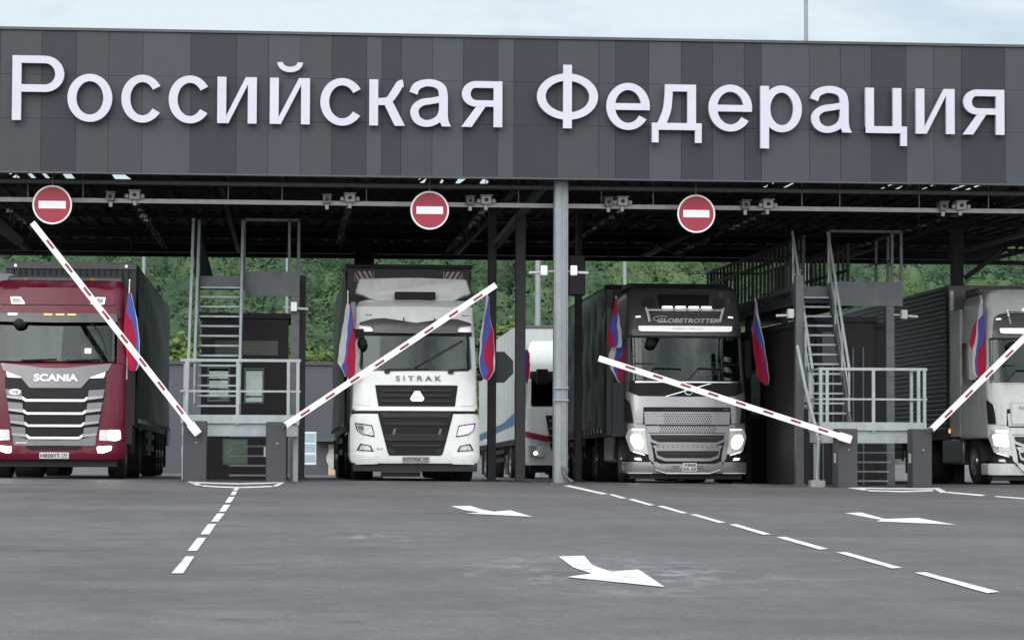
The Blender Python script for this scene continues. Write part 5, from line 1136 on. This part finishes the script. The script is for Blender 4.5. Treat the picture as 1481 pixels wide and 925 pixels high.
        T.panel('lamp', hot, f(rnd([(.91, .73), (1.06, .72), (1.15, .88), (1.12, 1.0), (.97, .98), (.90, .86)], .05)) if not white else f(rnd([(.86, .78), (1.14, .80), (1.18, 1.03), (.9, 1.06)], .05)), off=.042, th=.02, parent=o, bevel=0)
        T.panel('lamp_lip', mt_lampw, f(rnd([(.87, .60), (1.10, .665), (1.10, .64), (.86, .575)], .008)), off=.042, th=.02, parent=o, bevel=0)
        T.panel('lamp_pillar', lo, f(rnd([(.70, .62), (.80, 1.08), (.865, 1.11), (.83, .80), (.78, .50), (.68, .42)], .02)), off=.045, th=.05, bevel=.012)
        T.panel('fog_lamp', mt_lampw if not white else mt_lens, f(rnd([(.92, .475), (1.06, .485), (1.08, .53), (.95, .535)], .02)), off=.04, th=.03)
        T.panel('fog_surround', mt_plastic, f(rnd([(.72, .45), (1.18, .47), (1.22, .60), (.80, .585)], .03)), off=.025, th=.04)
    T.body('bumper', lo, rnd([(-1.24, .215), (1.24, .215), (1.24, .45), (-1.24, .45)], .03), .7, .03, .6)
    T.panel('bumper_spoiler', lo, rnd(symo([(0, .41), (.56, .41), (.66, .46), (.70, .42), (.60, .30), (.42, .235), (0, .225)]), .02), off=.07, th=.1, bevel=.02)
    if not white: T.strips('chrome_lip', mt_white, [[(-.66, .31), (-.44, .235), (.44, .235), (.66, .31), (.66, .29), (.44, .21), (-.44, .21), (-.66, .29)], rect(-1.2, -.72, .215, .235), rect(.72, 1.2, .215, .235)], off=.095, th=.03, g=.12)  # white paint stands in for the bright reflection along the chrome
    if not white:
        T.plate(None, .03, .345, .29, .17, off=.09, lines=('X868', 'KK 05')); T.pair('intake', mt_bulkg, rect(.18, .31, .30, .375), off=.075, th=.02, bevel=0)
        T.text('small_lettering', 'MPZ.2', -.18, -.01, .08, .115, mt_inkg, off=-.2)
    T.box('skirt', mt_black, (-1.15, .2, .1), (1.15, .6, .22))
    mb = MB(); mb.ball((-.72, T.nose(.7, 2.85) - .12, 2.83), .125, (1, .6, .8)); mb.bar((-.66, .45, 2.95), (-.7, .38, 2.98), .06); mb.build('front_mirror', mt_plastic, r)
    for x, e in ((-.95, -.1), (-.05, .75)): T.tube('wiper', mt_black, [(x + .1, T.nose(x, 2.1) - .05, 2.12), (x + .3, T.nose(.3, 2.3) - .05, 2.34), (e, T.nose(.3, 2.3) - .05, 2.32)], .012)
    T.tube('wiper_rail', mt_black, [(-1.05, T.nose(1, 2.42) - .03, 2.43), (1.1, T.nose(1, 2.42) - .03, 2.41)], .012)
    T.mirrors(mt_plastic if not white else mt_whitedull, 2.15, 2.95, 1.24, both=(1, -1) if white else (1,), xo=.16)
    for sg in (-1, 1): T.box('side_fairing', up, (sg * 1.16, 2.25, 1.0), (sg * 1.25, 3.0, 3.7), bevel=.02)
    if not white: T.box('roof_spoiler', mt_darkcab, (-1.05, 1.25, 4.0), (1.05, 2.4, 4.13), bevel=.05)
    else: T.box('roof_spoiler', mt_bulkg, (-1.1, 1.3, 3.95), (1.1, 2.4, 4.1), bevel=.06)
    if white:
        pn = T.panel('front_frame', mt_silver, rnd(rect(-.82, .82, 1.22, 1.68), .03), off=.045, th=.02); T.panel('frame_inner', mt_whitedull, rnd(rect(-.79, .79, 1.25, 1.65), .02), off=.055, th=.02, parent=pn); T.text('lettering', 'VOLVO', -.66, -.42, 1.53, 1.60, mt_inkg, off=.06, bold=.03, parent=pn)
        t = T.trailer(3.15, 13.6, 1.1, 4.27, (mt_bulkg, mt_curt_r), kind='ribbed'); T.box('front_post', mt_white, (-1.22, 3.1, 1.2), (-1.13, 3.16, 4.15), parent=t); T.box('front_post', mt_black, (-1.29, 3.12, 1.1), (-1.235, 3.2, 4.22), parent=t)
        mb = MB(); mb.ball((-1.25, 3.08, 1.14), .04, (.7, .6, 1.4)); mb.build('marker_lamp', mt_orange, t)
    else:
        t = T.trailer(3.15, 9.9, 1.12, 4.20, (mt_bulk, mt_curt_g), kind='curtain', frame=mt_bulk); T.box('front_post', mt_bulkg, (-1.24, 3.1, 1.2), (-1.10, 3.16, 4.12), parent=t); T.box('top_rail', mt_plastic, (-1.28, 3.08, 4.14), (1.28, 3.18, 4.23), parent=t)
    return T
# ---- truck waiting further back
def daf():
    p = W(822, 600, 68)
    T = Truck('articulated_truck', 'white truck with a red lower sweep waiting behind, its white trailer striped blue', p.x, 67.2, [(.3, .03), (1.2, 0), (2.0, .1), (2.9, .3), (3.3, .4), (3.7, .9)], pitch=-.02)
    T.cab(mt_whitecab, .9, 2.0, 2.75, 3.55, 1.24, 1.1, rt=.25); T.chassis(); T.windscreen(2.0, 2.8, 1.1, 1.06)
    T.body('bumper', mt_whitecab, rnd(rect(-1.24, 1.24, .4, 1.0), .06), .7, .04)
    T.panel('grille', mt_plastic, rnd(symo([(0, 1.75), (.7, 1.75), (.55, .8), (0, .8)]), .03), off=.02)
    for z in (1.0, 1.2, 1.4, 1.6): T.panel('grille_bar', mt_silver, rect(-.6, .6, z - .02, z + .02), off=.04, bevel=.005)
    mb = MB()
    for sg in (-1, 1): mb.sheet([(sg * 1.246, .3, 1.02), (sg * 1.246, 1.6, 1.5), (sg * 1.246, 1.7, 1.75), (sg * 1.246, 1.1, 1.42), (sg * 1.246, .3, 1.28)])
    mb.build('red_sweep', mt_red, T.root)
    T.panel('red_band', mt_red, rnd(symo([(0, 1.2), (.72, 1.2), (1.24, 1.32), (1.24, 1.16), (.7, 1.04), (0, 1.04)]), .02), off=.015)
    for sg in (1, -1):
        f = (lambda q: q) if sg > 0 else mir
        o = T.panel('headlamp', mt_lens, f(rnd([(.75, .62), (1.15, .65), (1.2, .95), (.8, .9)], .03)), off=.03); T.panel('lamp', mt_hot, f([(.98 + .04 * math.cos(2 * math.pi * k / 16), .72 + .04 * math.sin(2 * math.pi * k / 16)) for k in range(16)]), off=.045, th=.02, parent=o, bevel=0)
    T.panel('sun_visor', mt_plastic, rnd(symo([(0, 2.95), (1.1, 2.95), (1.13, 2.75), (0, 2.72)]), .03), off=.15)
    T.mirrors(mt_darkcab, 1.75, 2.75, 1.24, y=.3)
    T.box('front_mirror', mt_plastic, (-.95, -.1, 2.6), (-.65, .15, 3.0)); T.box('skirt', mt_black, (-1.1, .3, .2), (1.1, .6, .41))
    T.mirr = None
    mb = MB(); mb.poly(rnd(symo([(0, 3.85), (.95, 3.85), (1.1, 3.5), (0, 3.5)]), .06), 1.1, 1.4)
    for v in mb.bm.verts: v.co.y += (v.co.z - 3.5) * 1.2
    mb.build('roof_fairing', mt_offwhite, T.root, bevel=.012)
    t = T.trailer(3.0, 13.6, 1.15, 4.36, (mt_trwhite, mt_offwhite), kind='striped'); T.box('top_rail', mt_inkg, (-1.28, 2.97, 4.30), (1.28, 3.05, 4.38), parent=t)
    return T
T1 = scania(); T2 = sitrak(); T3 = volvo('articulated_truck', 'dark grey and silver articulated truck with a white visor board and bright headlamps', 991, 49.6, False)
T4 = volvo('articulated_truck', 'white articulated truck cropped by the right picture edge, ribbed dark trailer', 1513, 49.2, True); T5 = daf()

# ------------------------------------------------------------------ flags
def flag(Y, poleb, polet, rows, cols, label, amp=.011):
    p0, p1 = W(*poleb, Y), W(*polet, Y)
    t = thing('flag', p0, label, 'flag', 'tricolour flags on the trucks')
    mb = MB(); mb.tube(p0, p1, .013, 8, .010); mb.ball(p1, .018); mb.build('pole', mt_white, t)
    def wide(r):
        c = (r[1][0] + r[1][-1]) / 2; return (r[0], [c + (v - c) * 1.18 for v in r[1]])
    rows = [wide(r) for r in rows]
    mats = {'w': 0, 'b': 1, 'r': 2}; mb = MB(); bm = mb.bm
    ys = [r[0] for r in rows]; n = 46; sub = 5; V = []
    ph = rng.uniform(0, 6)
    for j in range(n + 1):
        y = ys[0] + (ys[-1] - ys[0]) * j / n; k = max(i for i in range(len(ys)) if ys[i] <= y + 1e-6); k = min(k, len(ys) - 2); f = (y - ys[k]) / (ys[k + 1] - ys[k])
        b = [u + (v - u) * f for u, v in zip(rows[k][1], rows[k + 1][1])]
        row = []
        for i in range(len(cols)):
            for q in range(sub + (i == len(cols) - 1)):
                px = b[i] + (b[i + 1] - b[i]) * q / sub; u = (px - b[0]) / max(1e-6, b[-1] - b[0])
                dy = amp * min(1, j / 8) * (math.sin(u * 8.5 + ph + j * .05) + .5 * math.sin(u * 4 - j * .16 + ph * 2)) + .02 * u * j / n
                row.append(bm.verts.new(W(px + .35 * math.sin(j * .55 + ph) * min(1, j / 10), y + .5 * math.sin(u * 5 + ph), Y) + Vector((0, dy - .075, 0))))
        V.append(row)
    m = len(V[0])
    for j in range(n):
        for i in range(m - 1):
            q = (V[j][i], V[j][i + 1], V[j + 1][i + 1], V[j + 1][i])
            try: fa = bm.faces.new(q); fa.material_index = mats[cols[min(i // sub, len(cols) - 1)]]
            except ValueError: pass
    bmesh.ops.solidify(bm, geom=bm.faces[:], thickness=.003)
    mb.build('cloth', [mt_fw, mt_fb, mt_fr], t, smooth=80, fix=False)
flag(45.6, (183, 548), (187.5, 405), [(424, [186, 186.5, 189.5, 190]), (440, [184, 185, 192, 192.5]), (452, [182.5, 184, 195, 195.5]), (462, [181.5, 190, 196, 197]), (480, [181.5, 195, 198.5, 199.5]), (505, [184, 196, 200, 201]), (530, [186, 197, 199, 200]), (536, [189, 196, 196.5, 197])], 'rbw', 'tricolour flag drooping beside the crimson truck, mostly red below')
flag(47.8, (503, 560), (503, 421), [(440, [501, 505, 505.5, 506]), (450, [500, 505.5, 508, 508.5]), (472, [497, 503, 509, 510]), (490, [494, 502, 505, 512.5]), (510, [491.5, 500, 502, 512]), (524, [490, 498, 500, 512]), (530, [494, 495, 502, 512]), (545, [500, 500.5, 501, 511])], 'wbr', 'tricolour flag with a broad white fold left of the white truck cab')
flag(47.8, (699, 520), (705, 425), [(428, [703, 706, 706.3, 706.6, 706.8]), (452, [701, 702.5, 706.8, 707, 707.2]), (468, [698, 700, 708, 708.5, 709]), (482, [696, 698.5, 707, 712, 712.3]), (508, [694.5, 697, 699, 713, 713.5]), (522, [694, 695, 700, 712, 714.5]), (536, [695, 695.5, 706, 712, 713]), (549, [700, 700.3, 701, 706, 706.5])], 'wbrw', 'tricolour flag hanging right of the white truck cab')
flag(50.0, (890, 490), (891, 429), [(432, [889, 891.5, 891.7, 892]), (452, [885, 892.5, 892.8, 893]), (458, [884, 884.5, 892, 894]), (474, [880, 881, 891, 896]), (486, [878.5, 887, 893, 897]), (498, [879, 888, 892, 897]), (502, [884, 886, 890, 897])], 'rbw', 'short tricolour flag left of the dark grey truck, blue and red above')
flag(50.25, (896, 530), (896, 480), [(486, [892, 894, 899, 899.5]), (500, [885, 891, 900, 901]), (512, [882, 890, 899, 902]), (520, [881, 888, 895, 902]), (535, [885, 888, 892, 902]), (553, [895, 895.5, 896, 901])], 'wbr', 'second tricolour flag hanging behind the end of the lowest barrier arm')
flag(50.0, (1107, 548), (1092, 432), [(436, [1091, 1091.3, 1091.6, 1093.5]), (455, [1090, 1090.5, 1092, 1095.5]), (478, [1087.5, 1089, 1098, 1100]), (490, [1088, 1093, 1100.5, 1102]), (505, [1090, 1101, 1103.5, 1104.5]), (528, [1093, 1105, 1107, 1108]), (545, [1095, 1109, 1110, 1111]), (557, [1105, 1109, 1109.3, 1109.6])], 'rbw', 'tricolour flag right of the dark grey truck, white along its pole side')
flag(49.6, (1415, 530), (1418.5, 428), [(432, [1417, 1417.5, 1420, 1420.2, 1420.3]), (455, [1412.5, 1413, 1419, 1420, 1420.2]), (464, [1411, 1412.5, 1414, 1421, 1421.2]), (478, [1405, 1411, 1413, 1421, 1421.5]), (496, [1402, 1409.5, 1412.5, 1419, 1422]), (505, [1405, 1406, 1411, 1414, 1422.5]), (520, [1406, 1406.2, 1410, 1412, 1423.5]), (540, [1406.5, 1406.6, 1410, 1413, 1422]), (546, [1412, 1412.1, 1413, 1414, 1418])], 'rwbr', 'tricolour flag hanging beside the cropped white truck')
flag(67.0, (761, 560), (762, 500), [(506, [760, 762, 763.5]), (512, [758.5, 762, 765]), (530, [758, 761, 765.5]), (545, [757, 761, 764.5]), (552, [757.5, 761, 762])], 'br', 'small tricolour flag by the waiting truck behind the dark column')
